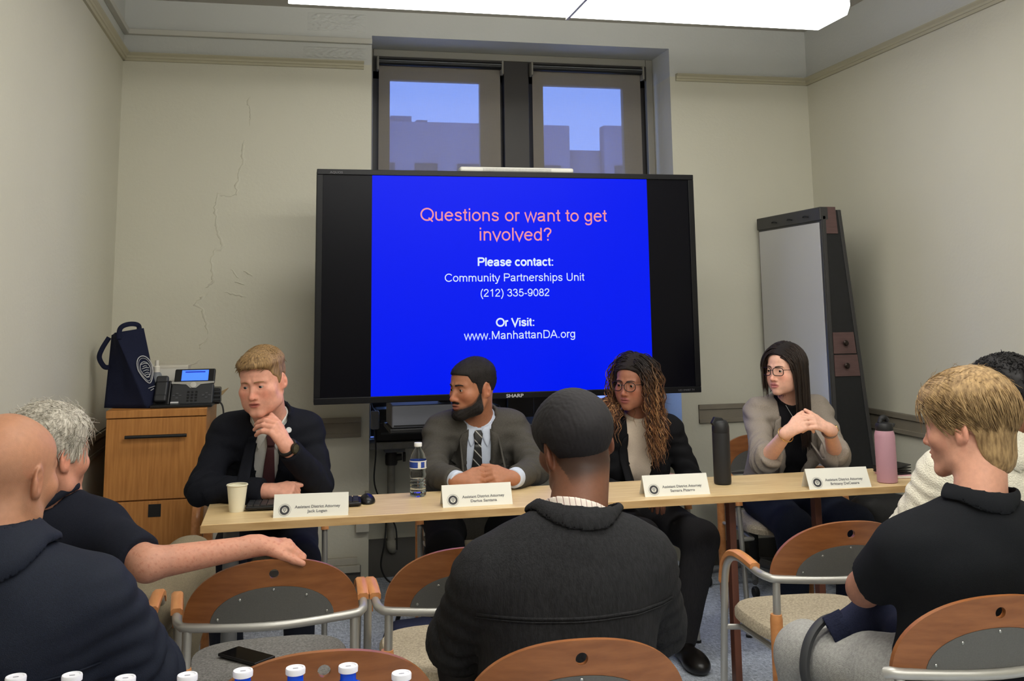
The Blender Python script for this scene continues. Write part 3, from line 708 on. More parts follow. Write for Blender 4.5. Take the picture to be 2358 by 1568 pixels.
def shirt(s, m, g=.008, collar=True, cuffs=True, t=.99, hem=-.6, name='shirt', neckcut=.004, h=.0085, gs=.008, sleeves=None, amp=.002, seed=5, ctop=.03, cg=.007):
    J = s.J
    def f(P):
        x,y,z = tl(s,P); d = s.torso(P,g)
        if sleeves:
            for k in sleeves: d = smin(d, sleeve(s,P,k,gs,t), .02)
        d = d+amp*wave(P,40,seed)
        d = smax(d, -s.neck(P,neckcut), .006)
        return np.maximum(d, hem-z)
    pts = np.array([J['PV'],J['NB'],J['SL'],J['SR']]+([J['EL'],J['ER']] if sleeves else []))
    if cuffs:
        for k in 'LR':
            E,W = J['E'+k],J['W'+k]; a = nrm(W-E); e_ = (W+a*.002).astype(F32)
            s.cloth('shirt_cuff', (lambda P,W=W,a=a,e_=e_: smax(smax(cap(P,W-a*.06,W+a*.004,.040,.038), (P-e_)@a.astype(F32), .004), -(P-e_)@a.astype(F32)-.06, .004)), W-.08, W+.06, m, .0042)
    return s.cloth(name, f, pts.min(0)-.15, pts.max(0)+.15, m, h)
def shirt_collar(s, m, cg=.006, top=.030, h=.0033, th=.0034):
    J = s.J; n = nrm(s.h.wld((0,.028,-.045))-J['NB']).astype(F32)
    def f(P):
        x,y,z = tl(s,P); nk = s.neck(P,cg); tt = (P-J['NB'].astype(F32))@n
        d = np.maximum(np.maximum(np.abs(nk)-th, tt-top+.55*np.maximum(0,-y-.02)), -tt-.045); return smax(d, -np.maximum(np.abs(x)-.006-.25*np.maximum(0,z), y+.02), .002)
    return s.cloth('shirt_collar', f, J['NB']-.10, J['NB']+.10, m, h)
def crew_band(s, m, g=.006, cg=.006, h=.003):
    J = s.J
    def f(P): return smax(np.abs(s.torso(P,g))-.0045, np.abs(s.neck(P,cg))-.0065, .002)
    return s.cloth('neck_band', f, J['NB']-.13, J['NB']+.13, m, h)
def collar_points(s, m, tgt='shirt', w=.034, drop=-.062, gap=.006):
    for k in (-1,1): s.decal('collar_point', tgt, [(k*gap,-.006,k*.052,.022),(k*(gap+.006),-.026,k*.055,.0),(k*(gap+.016),-.045,k*.052,-.022),(k*(gap+.028),drop,k*(gap+.03),drop+.003)], m, nu=5, off=.004, thick=.003)
def lapels(s, m, vz, vs, w=.062, tgt='jacket', topw=.058, notch=-.12):
    for k in (-1,1):
        rows = []
        for z, ww in ((.0,.030),(-.05,.048),(notch+.014,w*1.05),(notch,w*.62),(notch-.010,w*1.18),(-.2,w*.95),((vz-.2)/2,w*.7),(vz+.03,w*.3),(vz,.006)):
            xi = min((z-vz)*vs, topw)-.004; rows.append((k*xi,z,k*(xi+ww),z-.012))
        s.decal('lapel', tgt, rows, m, nu=6, off=.007, thick=.006, nv=3)
def tie(s, m, L=.40, tgt='shirt', x0=0, w=.038, drift=0):
    s.decal('tie', tgt, [(x0-.012,-.004,x0+.012,-.004),(x0-.019,-.016,x0+.019,-.016),(x0-.013,-.048,x0+.013,-.048)], m, nu=6, off=.009, thick=.008)
    s.decal('tie', tgt, [(x0-.013,-.046,x0+.013,-.046),(x0-.020+drift*.2,-.12,x0+.020+drift*.2,-.12),(x0-w*.85+drift*.6,-L*.7,x0+w*.85+drift*.6,-L*.7),(x0-w+drift,-L,x0+w+drift,-L)], m, nu=8, off=.006, thick=.004)
def striped(name, c1, c2, scale, rot, width=.12):
    m = bpy.data.materials.new(name); m.use_nodes = True; nt = m.node_tree; N = nt.nodes; L = nt.links; b = N['Principled BSDF']; b.inputs['Roughness'].default_value = .5
    tc = N.new('ShaderNodeTexCoord'); mp = N.new('ShaderNodeMapping'); mp.inputs['Rotation'].default_value = (0,rot,0); L.new(tc.outputs['Object'], mp.inputs[0])
    wv = N.new('ShaderNodeTexWave'); wv.inputs['Scale'].default_value = scale; wv.wave_profile = 'SAW'; L.new(mp.outputs[0], wv.inputs['Vector'])
    r = N.new('ShaderNodeValToRGB'); r.color_ramp.interpolation = 'CONSTANT'; r.color_ramp.elements[0].color = (*lin(c1),1); r.color_ramp.elements[1].position = 1-width; r.color_ramp.elements[1].color = (*lin(c2),1)
    L.new(wv.outputs['Fac'], r.inputs[0]); L.new(r.outputs[0], b.inputs['Base Color']); return m
def lie_strands(s, n, zone, flow, length, rad, hl, lift=.004, seed=1, segs=7, jit=.25, thick=None, curl=0, grav=0):
    """hair strands that follow the scalp (all strands stepped together). zone(q)->mask, flow(q)->local directions"""
    r = np.random.RandomState(seed); hd = s.h; c0 = np.array([0,.012,.03]); m = n*6
    d = r.normal(size=(m,3)); d /= np.linalg.norm(d,axis=1)[:,None]; t = np.full(m,.09)
    for _ in range(9): t = t-hd.skull((c0+d*t[:,None]).astype(F32))*.9
    p = c0+d*t[:,None]; k = (hd.hairline(p.astype(F32),hl) > 0)&zone(p); p = p[k][:n]; d = d[k][:n]; n = len(p)
    th = (thick(p.astype(F32)) if callable(thick) else np.full(n, thick or .01)); L = length*r.uniform(.6,1.2,n); cur = p+d*(th*.5)[:,None]
    v = np.asarray(flow(p), float)*np.ones((n,3))+r.normal(size=(n,3))*jit; ph = r.uniform(0,6,n); rel = r.uniform(.9,1.0,n); pts = [cur]
    un = lambda a: a/(np.linalg.norm(a,axis=1)[:,None]+1e-9)
    for k in range(segs):
        v = v+np.array([0,0,-grav]); nn = un(cur-c0); v2 = un(v-nn*((v*nn).sum(1)*.92)[:,None]); nx = cur+v2*(L/segs)[:,None]
        dd = hd.skull(nx.astype(F32)); nx = nx+un(nx-c0)*np.clip(th*rel+lift*(k/segs)-dd,-.004,.02)[:,None]
        if curl: nx = nx+curl*np.stack([np.sin(ph+k*1.9),np.cos(ph+k*1.7),np.sin(ph*2+k*2.1)],1)
        cur = nx; pts.append(cur)
    A = np.stack(pts,1); return [hd.wld(a) for a in A], list(rad*hd.s*r.uniform(.7,1.3,n))
def hang_strands(s, n, L, rad, seed=1, th=(.009,.016), part=0, side=.8, back=.25, steps=24, rootz=.03, grav=.16, ymin=-.085, ymax=.10, tmax=.0, curl=None, tx_g=.026, keep=None, frontpull=0, grow=.55, back_r=0, lr=1):
    """long hair: roots over the crown, combed away from a parting, falling with gravity round head and shoulders"""
    r = np.random.RandomState(seed); hd = s.h; c0 = np.array([0,.012,.02]); m = n*4; un = lambda a: a/(np.linalg.norm(a,axis=1)[:,None]+1e-9)
    d = r.normal(size=(m,3)); d[:,2] = np.abs(d[:,2])+.15; d = un(d); t = np.full(m,.09)
    for _ in range(9): t = t-hd.skull((c0+d*t[:,None]).astype(F32))*.9
    p = c0+d*t[:,None]; k = (p[:,2] > rootz)&(p[:,1] > ymin)&(p[:,1] < ymax)
    k &= (p[:,2] > .055)|(p[:,1] > -.03)
    if keep is not None: k &= keep(p)
    p = p[k][:n]; n = len(p); sg = np.sign(p[:,0]-part+1e-6); tt = r.uniform(th[0],th[1],n); LL = r.uniform(L[0],L[1],n)*np.where(sg < 0, lr, 1)
    v = np.stack([sg*side, back+back_r*(sg < 0)+r.normal(size=n)*.12, np.full(n,.0)],1); W = hd.wld(p); v = hd.wdir(v); pts = [W]; cur = W; dl = (LL/steps)[:,None]; t0 = tt
    for k in range(steps):
        tt = t0*(.55+(grow+.45)*min(1,(k+1)/steps*1.6))
        v = un(v*.62+np.array([0,0,-grav*(1+k*.2)])); cur = cur+v*dl
        for it in range(2):
            q = hd.loc(cur.astype(F32)); dd = hd.skull(q)*hd.s; cur = cur+un(cur-hd.wld(c0))*np.where(q[:,2] > -.015, np.clip(tt-dd,-.012,.02), np.clip(tt-dd,0,.02))[:,None]
        dt = s.torso(cur.astype(F32),tx_g); cur = cur+(un(cur-s.CH)*(.5+.4*(sg < 0))[:,None]-s.ty*(frontpull*(sg > 0))[:,None]+np.array([0,0,.3]))*np.clip(tt*.8-dt,0,.03)[:,None]
        v = un(cur-pts[-1]); pts.append(cur)
    A = np.stack(pts,1); T = np.linspace(0,1,steps+1)
    if curl:
        cl = r.randint(0,curl['clumps'],n); f0 = r.uniform(0,6,curl['clumps'])[cl]+r.normal(size=n)*.6; om = curl['freq']*LL*r.uniform(.85,1.15,n); amp = curl['amp']*r.uniform(.5,1.3,n); g = np.clip(T*4,0.25,1)
        a = f0[:,None]+om[:,None]*T[None]; A = A+amp[:,None,None]*g[None,:,None]*np.stack([np.cos(a),np.sin(a),.5*np.sin(a)],-1)
    return list(A), list(rad*r.uniform(.7,1.3,n)), T, r
def add_strands(s, paths, rads, m, name='hair_strands', sides=3):
    v,q = strand_mesh(paths, rads, sides); return npmesh(name, v, q, m, s.root, s.o)
def hairmat(name, c1, c2, rough=.42, sc_=(60,60,8)):
    return mat(name, c1, rough, col2=c2, vscale=3, stretch=sc_, bump=.5, bscale=40, spec=.4)
def ring_at(s, c, ax, r, tr, m, name, n=28, k=8):
    ax = Vector(nrm(ax)); B = ax.to_track_quat('Z','Y').to_matrix(); mb = MB(); P = [tuple(B@Vector((r*math.cos(2*PI*i/n), r*math.sin(2*PI*i/n), 0))+Vector(V(c)-s.o)) for i in range(n+1)]
    mb.tube(P, tr, k, caps=False); return mb.build(name, m, s.root, smooth=True)
def glasses(s, m, wid=.026, hgt=.019, yy=-.1085, name='eyeglasses', z0=-.002, rnd=2.6):
    h = s.h; mg = mat('lens_glass', (245,248,250), .03, trans=1, ior=1.02); root = bpy.data.objects.new(name, None); C.objects.link(root); root.parent = s.root
    for k in (-1,1):
        P = []
        for i in range(33):
            a = 2*PI*i/32; cx, cz = math.cos(a), math.sin(a); e = 2/rnd
            x = .0335*k+wid*math.copysign(abs(cx)**e, cx); z = z0+hgt*math.copysign(abs(cz)**e, cz); P.append(h.wld((x, yy+.010*(abs(x)/.06)**2, z))-s.o)
        MB().tube(P, .0019*h.s, 6, caps=False).build('rim', m, root, smooth=True)
        MB().add([tuple(p) for p in P[:-1]], [tuple(range(32))]).build('lens', mg, root)
        Q = [h.wld(p)-s.o for p in ((k*(.0335+wid),yy+.012,z0+hgt*.45),(k*.068,yy+.02,z0+hgt*.45),(k*.0765,-.05,z0+.006),(k*.0785,.008,z0+.008),(k*.078,.03,-.012))]
        MB().tube(arcpts(Q,4), .0017*h.s, 6).build('temple', m, root, smooth=True)
    MB().tube(arcpts([h.wld(p)-s.o for p in ((-.009,yy,z0+.004),(0,yy-.003,z0+.008),(.009,yy,z0+.004))],4), .0017*h.s, 6).build('bridge', m, root, smooth=True)
def nails(s, m):
    for hd in s.hands:
        for p, v, u in hd.nails:
            b = MB().lathe([(1e-4,-.0009),(.0048,-.0006),(.0052,.0),(.0038,.0009),(1e-4,.0012)], (0,0,0), 10); B = Matrix((Vector(np.cross(u,v)),Vector(v),Vector(u))).transposed()
            b.v = [tuple(B@Vector((x,y*1.35,z))+Vector(p+u*.0058-s.o)) for x,y,z in b.v]; b.build('fingernail', m, s.root, smooth=True)
M_white_sh = fabric('white_shirt_cotton', (214,213,208), .03, .12); M_blue_sh = fabric('pale_blue_shirt_cotton', (196,204,220), .03, .12)
M_navy_suit = fabric('midnight_navy_suiting', (21,23,31), .15); M_grey_suit = fabric('charcoal_brown_suiting', (74,71,66), .14); M_blk_suit = fabric('black_blazer_cloth', (19,19,22), .15)
M_linen = fabric('grey_linen_blazer', (148,138,128), .16, .35, 900, stretch=(2.2,2.2,.4), vscale=260)
M_black_sh = fabric('black_jersey', (22,22,26), .1); M_cream_sh = fabric('cream_knit_top', (206,190,172), .05, .3, 900)
M_blk_tr = fabric('black_trouser_cloth', (20,20,23), .12); M_jean = fabric('dark_indigo_denim', (26,31,46), .2); M_greytr = fabric('charcoal_pinstripe_trousers', (46,45,48), .2, stretch=(30,30,1), vscale=20)
M_shoe = mat('black_shoe_leather', (20,17,16), .35)
# ---- person 1: navy suit, hand on chin
def person1():
    h = Head((-.093,4.06,1.182), yaw=-24, pitch=12, roll=-4, scale=.965, wid=1.03, nose=1.0, jaw=1.05, lips=.75, mouth=.0015, fat=.02)
    s = Person('man with short blond hair in a navy suit and maroon tie, hand on chin', (-.08,4.55,0), h, (222,162,140),
        dict(PV=(-.07,4.53,.55), NB=(-.062,4.175,1.018), SL=(.082,4.22,.965), SR=(-.235,4.22,.965), EL=(.125,4.11,.775), WL=(.0,3.960,.948), ER=(-.305,4.09,.785), WR=(-.055,3.985,.785)), tyaw=-4, bulk=1.04, neck_r=.060)
    s.hands = [Hand((.0,3.960,.948),(-.52,-.06,.85),(.72,-.66,.25),1,(48,52,55,58),28,2,(20,15,15),1.06), Hand((-.055,3.985,.785),(1,-.06,.03),(.1,-.62,.78),-1,(62,66,70,72),78,1,(25,30,30),.98)]
    s.lip = np.array(lin((170,92,84))); s.body(); s.eyes((60,70,80),(-12,-4)); s.brows(hairmat('blond_brow',(136,98,66),(156,116,80)), .002, .0028)
    hl = [(-.12,.072),(-.085,.070),(-.058,.055),(-.045,.030),(-.022,.015),(-.012,-.012),(.002,-.015),(.012,.022),(.034,.020),(.045,-.03),(.08,-.045),(.12,-.06)]
    th = lambda q: .004+.014*ss(q[:,2],.045,.085)+.007*ss(q[:,2],.06,.09)*ss(-q[:,1],.0,.07)
    m = hairmat('blond_hair', (112,86,56), (176,142,96)); s.hair_cap(th, hl, m, noise=(.002,140), stretch=(1,1,.4))
    P,R = lie_strands(s, 1000, lambda p: (p[:,2] > .06)&(p[:,0] > -.05), lambda p: np.stack([np.full(len(p),-.8),np.full(len(p),-.25),np.full(len(p),.1)],1), .034, .0011, hl, .002, 3, 6, .25, th); add_strands(s,P,R,m)
    shirt(s, M_white_sh, g=.006, t=.97, cuffs=False); jacket(s, M_navy_suit, vz=-.36, vs=.20, t=.90, seed=3, topw=.046)
    shirt_collar(s, M_white_sh); collar_points(s, M_white_sh); lapels(s, M_navy_suit, -.36, .20, .066, topw=.046); tie(s, mat('maroon_tie', (74,38,42), .6, var=.25, vscale=400), .42, x0=.012)
    NB = s.J['NB']; 
    hit = s.bvh['jacket'].ray_cast(Vector((.02,3.6,1.045)), Vector((-.012,.48,-.055)).normalized(), 2)
    if hit[0] is not None:
        nn = Vector((.1,-.9,.35)).normalized(); B = nn.to_track_quat('Z','Y').to_matrix(); mb = MB().lathe([(.0105,-.002),(.0115,0),(.0105,.002),(.007,.0024),(.0065,.0018),(1e-4,.0018)],(0,0,0),20); mb.v = [tuple(B@Vector(v)+hit[0]+nn*.009-Vector(s.o)) for v in mb.v]; mb.build('lapel_pin', mat('silver_enamel',(205,205,205),.3), s.root, smooth='auto')
    a = nrm(s.J['WL']-s.J['EL']); w = s.J['WL']-a*.010; ring_at(s, w, a, .031, .0085, mat('black_watch_strap',(18,18,18),.5), 'watch_strap')
    nf = V(.55,-.80,.20); nf = nrm(nf-a*np.dot(nf,a)); c = w+nf*.036; B = Vector(nf).to_track_quat('Z','Y').to_matrix(); mb = MB().lathe([(.019,-.006),(.021,0),(.021,.004),(.017,.006)],(0,0,0),24); mb.v = [tuple(B@Vector(v)+Vector(c-s.o)) for v in mb.v]; wc = mb.build('watch_case', mat('dark_steel',(70,68,62),.3,metal=1), s.root, smooth='auto')
    mb = MB().lathe([(1e-4,.0065),(.0155,.0065)],(0,0,0),20); mb.v = [tuple(B@Vector(v)+Vector(c-s.o)) for v in mb.v]; mb.build('watch_dial', mat('olive_watch_dial',(96,92,72),.4,var=.4,vscale=300), s.root)
    nv = mat('navy_trousers',(20,24,38),.9); s.legs('trousers', nv, {'L':((.04,4.5,.53),(.06,4.12,.50),(.06,4.20,.10)),'R':((-.17,4.5,.53),(-.22,4.10,.50),(-.20,4.12,.10))})
    for x,y in ((.06,4.20),(-.20,4.12)): s.shoe((x,y,0),(0,-1,0), M_shoe)
    return s
def person2():
    h = Head((.758,4.262,1.118), yaw=-63, pitch=4, roll=0, scale=.985, wid=1.0, nose=1.05, jaw=1.06, lips=1.1, mouth=.001)
    s = Person('bearded man in a charcoal suit and striped tie, hands clasped on the table', (.79,4.55,0), h, (168,114,86),
        dict(PV=(.79,4.56,.53), NB=(.792,4.330,.978), SL=(.953,4.36,.925), SR=(.628,4.36,.925), EL=(1.005,4.18,.785), WL=(.868,3.99,.785), ER=(.575,4.18,.785), WR=(.655,3.99,.785)), tyaw=-3, bulk=1.08, neck_r=.062)
    s.hands = [Hand((.655,3.99,.787),(.96,-.1,.12),(-.1,-.72,.66),-1,(30,36,40,44),40,2,(22,22,20),.98,.1), Hand((.868,3.99,.79),(-.95,-.1,.12),(.1,-.74,.62),1,(26,28,30,34),34,4,(24,18,15),.98,.1)]
    s.lip = np.array(lin((150,92,80)))
    def stub(s, P, c):
        q = h.loc(P.astype(F32)); a = np.abs(q[:,0]); line = np.interp(q[:,1],[-.12,-.09,-.07,-.05,-.03,-.014,-.002],[-.074,-.072,-.066,-.054,-.036,-.008,.012])
        w = ss(line-q[:,2],-.006,.010)*(1-ss(q[:,1],-.012,.004))*ss(q[:,2],-.14,-.118)
        w = np.maximum(w, ss(1.25-np.sqrt((a/.027)**2+((q[:,2]+.054)/.0085)**2),0,.5)*(q[:,1] < -.08)); lip = np.sqrt((a/.024)**2+((q[:,2]+.068)/.013)**2); w = w*ss(lip,.85,1.1); w = w[:,None]*.8
        return c*(1-w)+np.array(lin((38,28,25)))*w
    s.body(stubble=stub); s.eyes((40,26,18),(-8,-2)); mb = hairmat('black_short_hair',(16,13,12),(34,28,26),.6); s.brows(mb,.004,.0042)
    hl = [(-.12,.060),(-.088,.062),(-.062,.056),(-.050,.028),(-.032,.022),(-.018,-.02),(.004,-.03),(.012,.018),(.036,.016),(.046,-.03),(.09,-.052),(.12,-.06)]
    th = lambda q: .0024+.0060*ss(q[:,2],.035,.085); s.hair_cap(th, hl, mb, h=.003, noise=(.0009,400)); P,R = lie_strands(s, 1800, lambda p: p[:,2] > .01, lambda p: np.stack([p[:,0]*5,p[:,1]*5,np.full(len(p),.2)],1), .007, .0006, hl, .0010, 4, 4, 1.3, th, curl=.0008); add_strands(s,P,R,mb)
    def beard(P):
        q = h.loc(P); a = np.abs(q[:,0]); A = np.stack([a,q[:,1],q[:,2]],1); d = h.face(q)-.0022-.0035*ss(-q[:,2],.06,.10)+.0020*wave(q,520,8)
        line = np.interp(q[:,1],[-.12,-.09,-.07,-.05,-.03,-.014,-.002],[-.080,-.079,-.072,-.062,-.044,-.018,.0]); reg = np.maximum(q[:,2]-line+.003*wave(q,200,4), q[:,1]+.002)
        reg = smax(reg, -ell(A,(0,-.095,-.068),(.026,.03,.017)), .004)
        mous = np.maximum(ell(A,(.013,-.096,-.0535),(.015,.012,.0036)), h.face(q)-.0020); d = smax(d, reg, .012); return np.minimum(d, mous)*h.s
    v,q = surf(beard, h.c-.15, h.c+.15, .0026); npmesh('beard', relax(v,q,2,.5), q, mb, s.root, s.o)
    shirt(s, M_blue_sh, g=.006, t=1.0); jacket(s, M_grey_suit, vz=-.36, vs=.22, t=.86, seed=9, amp=.007, topw=.05)
    shirt_collar(s, M_blue_sh); collar_points(s, M_blue_sh); lapels(s, M_grey_suit, -.36, .22, .07, topw=.05); tie(s, striped('striped_tie',(26,25,24),(176,172,166),11,.75,.13), .44, x0=-.006)
    s.legs('trousers', M_blk_tr, {'L':((.90,4.52,.53),(.96,4.12,.50),(.95,4.22,.10)),'R':((.68,4.52,.53),(.62,4.12,.50),(.66,4.22,.10))})
    for x in (.95,.66): s.shoe((x,4.22,0),(0,-1,0), M_shoe)
    return s
def person3():
    h = Head((1.494,4.325,1.112), yaw=-48, pitch=5, roll=2, scale=.935, wid=.95, nose=.92, jaw=.84, lips=1.25, female=True)
    s = Person('woman with long curly highlighted hair, glasses and a black blazer over a cream top', (1.5,4.6,0), h, (158,106,84),
        dict(PV=(1.52,4.60,.54), NB=(1.525,4.385,.925), SL=(1.69,4.42,.885), SR=(1.365,4.41,.885), EL=(1.765,4.36,.665), WL=(1.62,4.20,.66), ER=(1.30,4.35,.67), WR=(1.44,4.20,.655)), tyaw=-4, bulk=.90, neck_r=.047, female=True)
    s.hands = [Hand((1.62,4.20,.66),(-.8,-.4,-.1),(.1,-.3,.9),1,size=.9), Hand((1.44,4.20,.655),(.8,-.4,-.1),(.1,-.3,.9),-1,size=.9)]
    s.lip = np.array(lin((150,86,82))); s.body(); s.eyes((46,30,20),(-6,-4)); mb = mat('dark_brown_brow',(24,16,14),.7); s.brows(mb,.005,.0030)
    def cmat():
        m = mat('curly_highlighted_hair',(60,38,28),.5, attr='Col', var=.25, vscale=60); return m
    hl = [(-.12,.082),(-.092,.078),(-.080,.070),(-.066,.055),(-.052,.03),(-.042,-.02),(-.02,-.05),(.12,-.08)]
    th = lambda q: .010+.008*ss(q[:,1],-.08,-.02)
    dk = hairmat('dark_brown_hair_cap',(22,16,14),(34,24,20),.7); s.hair_cap(th, hl, dk, h=.0040, noise=(.003,120))
    paths, rads, T, r = hang_strands(s, 1000, (.30,.44), .0019, 5, (.010,.034), part=.012, side=.8, back=.12, steps=27, grav=.13, ymin=-.08, grow=1.0, back_r=.2, curl=dict(clumps=90,freq=88,amp=.0075), tx_g=.03, keep=lambda p: np.where(p[:,0] > .01, p[:,1] > -.062, p[:,1] > -.02), frontpull=.5)
    cols = []; pal = [np.array(lin(c)) for c in ((186,138,94),(146,98,62),(104,66,44),(66,42,32))]
    for i in range(len(paths)):
        tip = pal[r.randint(4)]; wgt = np.clip((T-.16)*2.2,0,1)[:,None]*r.uniform(.6,1); cols.append(np.repeat(np.array(lin((30,21,18)))*(1-wgt)+tip*wgt,3,axis=0))
    P2,R2 = lie_strands(s, 420, lambda p: (p[:,2] > .05), lambda p: np.stack([np.sign(p[:,0]-.012)*.9,np.full(len(p),.2),np.full(len(p),-.1)],1), .055, .0016, hl, .004, 15, 7, .2, th, curl=.0012); add_strands(s,P2,R2,dk,'crown_hair')
    v,q = strand_mesh(paths, rads, 3); npmesh('curly_hair', v, q, cmat(), s.root, s.o, np.concatenate(cols))
    glasses(s, mat('dark_tortoise_frame',(30,20,18),.25), .0265, .0215, rnd=2.3)
    shirt(s, M_cream_sh, g=.006, collar=False, cuffs=False, neckcut=.004, hem=-.5); crew_band(s, M_cream_sh); jacket(s, M_blk_suit, g=.016, vz=-.75, vs=.085, t=.95, seed=12, collar=True, topw=.062, amp=.005)
    lapels(s, M_blk_suit, -.40, .15, .05, topw=.058)
    s.legs('trousers', M_greytr, {'L':((1.60,4.55,.53),(1.70,4.13,.48),(1.615,4.16,.09)),'R':((1.43,4.55,.53),(1.44,4.13,.50),(1.46,4.18,.09))}, r=(.085,.066,.055))
    for x in (1.615,1.46): s.shoe((x,4.16,0),(0,-1,0), M_shoe, .24)
    return s
def person4():
    h = Head((2.218,4.315,1.153), yaw=-64, pitch=3, roll=0, scale=.945, wid=.93, nose=.95, jaw=.82, lips=1.0, mouth=.001, female=True)
    s = Person('woman with long straight dark hair and glasses in a grey linen blazer, fingers interlaced', (2.27,4.6,0), h, (228,178,156),
        dict(PV=(2.285,4.60,.55), NB=(2.262,4.385,.972), SL=(2.43,4.42,.945), SR=(2.115,4.42,.945), EL=(2.375,4.19,.775), WL=(2.222,3.965,.925), ER=(2.03,4.19,.77), WR=(2.035,3.965,.922)), tyaw=-6, bulk=.92, neck_r=.048, female=True)
    s.hands = [Hand((2.035,3.965,.922),(.86,-.05,.42),(-.35,-.66,.62),-1,(24,26,30,34),30,5,(22,15,12),.93,.05), Hand((2.222,3.965,.925),(-.84,-.06,.40),(.38,-.66,.55),1,(20,24,28,32),34,5,(26,12,10),.93,.05)]
    s.lip = np.array(lin((186,112,108)))
    ex = [(k, np.minimum(s.J['E'+k],s.J['W'+k])-.06, np.maximum(s.J['E'+k],s.J['W'+k])+.05, .0042) for k in 'LR']
    s.body(extra=ex); nails(s, mat('pale_nail_polish',(236,206,200),.25)); s.eyes((74,62,48),(-8,-2)); mb = mat('dark_brow',(34,24,20),.7); s.brows(mb,.004,.0028)
    m = hairmat('straight_dark_brown_hair',(26,20,18),(58,44,36),.34,(90,90,3))
    hl = [(-.12,.086),(-.092,.083),(-.080,.074),(-.066,.058),(-.052,.030),(-.042,-.01),(-.03,-.06),(.12,-.09)]
    s.hair_cap(lambda q: .006+.003*ss(q[:,2],.02,.09), hl, hairmat('dark_hair_cap',(20,16,15),(34,27,24),.6), h=.0036, noise=(.0008,140), stretch=(1,1,.2))
    paths, rads, T, r = hang_strands(s, 1350, (.34,.43), .0024, 8, (.006,.017), part=.016, side=.75, back=.22, steps=15, grav=.18, ymin=-.078, grow=1.0, back_r=.3, lr=.60, tx_g=.03, keep=lambda p: (p[:,0] > -.01)|(p[:,1] > -.01), frontpull=.1)
    P2,R2 = lie_strands(s, 600, lambda p: (p[:,2] > .05), lambda p: np.stack([np.sign(p[:,0]-.016)*.9,np.full(len(p),.25),np.full(len(p),-.1)],1), .06, .0016, hl, .002, 15, 7, .06, lambda q: .006+.003*ss(q[:,2],.02,.09)); add_strands(s,P2,R2,m,'crown_hair')
    add_strands(s, paths, rads, m, 'long_hair')
    glasses(s, mat('black_brown_frame',(28,20,18),.25), .0265, .0185, rnd=3.2)
    shirt(s, M_black_sh, g=.006, collar=False, cuffs=False, neckcut=.004, hem=-.5); crew_band(s, M_black_sh)
    jacket(s, M_linen, g=.016, gs=.009, vz=-.9, vs=.075, t=.30, seed=21, collar=True, topw=.068, amp=.008, rolled=.008)
    lapels(s, M_linen, -.42, .155, .05, topw=.064)
    g = mat('gold_metal',(214,176,110),.25,metal=1); a = nrm(s.J['WR']-s.J['ER']); ring_at(s, s.J['WR']-a*.028, a+V(.15,0,.1), .0335, .0022, g, 'bracelet')
    a = nrm(s.J['WL']-s.J['EL']); ring_at(s, s.J['WL']-a*.020, a, .031, .004, mat('taupe_watch_strap',(120,98,84),.5), 'watch_strap'); nf = nrm(V(.85,-.3,.3)-a*np.dot(V(.85,-.3,.3),a)); c = s.J['WL']-a*.020+nf*.033; B = Vector(nf).to_track_quat('Z','Y').to_matrix(); mb2 = MB().lathe([(.013,-.003),(.014,.002),(.011,.004)],(0,0,0),20); mb2.v = [tuple(B@Vector(v)+Vector(c-s.o)) for v in mb2.v]; mb2.build('watch_case', g, s.root, smooth='auto')
    MB().tube(arcpts([V(x)-s.o for x in (s.J['NB']+V(-.05,-.065,.02), s.J['NB']+V(-.03,-.105,-.04), s.J['NB']+V(0,-.118,-.075), s.J['NB']+V(.035,-.108,-.04), s.J['NB']+V(.05,-.065,.02))],5), .0011, 6).build('necklace', mat('silver_chain',(180,180,180),.3,metal=1), s.root)
    s.legs('jeans', M_jean, {'L':((2.38,4.56,.54),(2.42,4.14,.50),(2.40,4.20,.09)),'R':((2.19,4.56,.54),(2.13,4.14,.50),(2.15,4.22,.09))}, r=(.09,.07,.05))
    for x in (2.40,2.15): s.shoe((x,4.2,0),(0,-1,0), M_shoe, .24)
    return s
# ================================================================== AUDIENCE
def fold_collar(s, m, g=.024, wid=.058, th=.0042, h=.004, gap=.03, name='collar', stand=.020, inner=0, point=.016):
    """turned-down collar: a band lying on the shoulders round the neck, rising to a fold against it"""
    J = s.J; n = nrm(s.h.wld((0,.028,-.045))-J['NB']).astype(F32)
    def f(P):
        x,y,z = tl(s,P); nk = cap(P, J['NB']+s.ty*.012+s.uv*.012, s.h.wld((0,.028,-.045)), s.nr*1.05+.010, s.nr*.95+.010); to = s.torso(P,g)
        ex_ = np.exp(-np.maximum(nk,0)/.022); lay = np.abs(to-.007-stand*ex_)-th-.005*ex_
        edge = nk-(wid+point*ss(np.abs(x),.03,.10)*ss(-y,-.03,.05))
        d = smax(smax(lay, edge, .004), inner+.003-nk, .009); return smax(d, -np.maximum(np.abs(x)-gap, y+.03), .004)
    return s.cloth(name, f, J['NB']-.2, J['NB']+.2, m, h, 4)
def curls(s, n, L, rad, hl, m, th, seed, amp, name='curly_hair', zone=None):
    P,R = lie_strands(s, n, zone or (lambda p: p[:,2] > -.2), lambda p: np.stack([p[:,0]*4,p[:,1]*4,np.full(len(p),-.3)],1), L, rad, hl, .006, seed, 9, .9, th, curl=amp); return add_strands(s,P,R,m,name)
M_char = fabric('charcoal_wool_overshirt', (34,34,36), .25, .55, 420, stretch=(1,1,.25), vscale=160); M_black_polo = fabric('black_pique_polo', (19,21,25), .1, .5, 900)
M_navyj = fabric('navy_nylon_jacket', (24,29,42), .12, .3, 600, rough=.7); M_navy_polo = fabric('dark_navy_polo', (24,27,38), .12, .4, 900); M_fleece = fabric('cream_fleece', (222,216,198), .06, .9, 220)
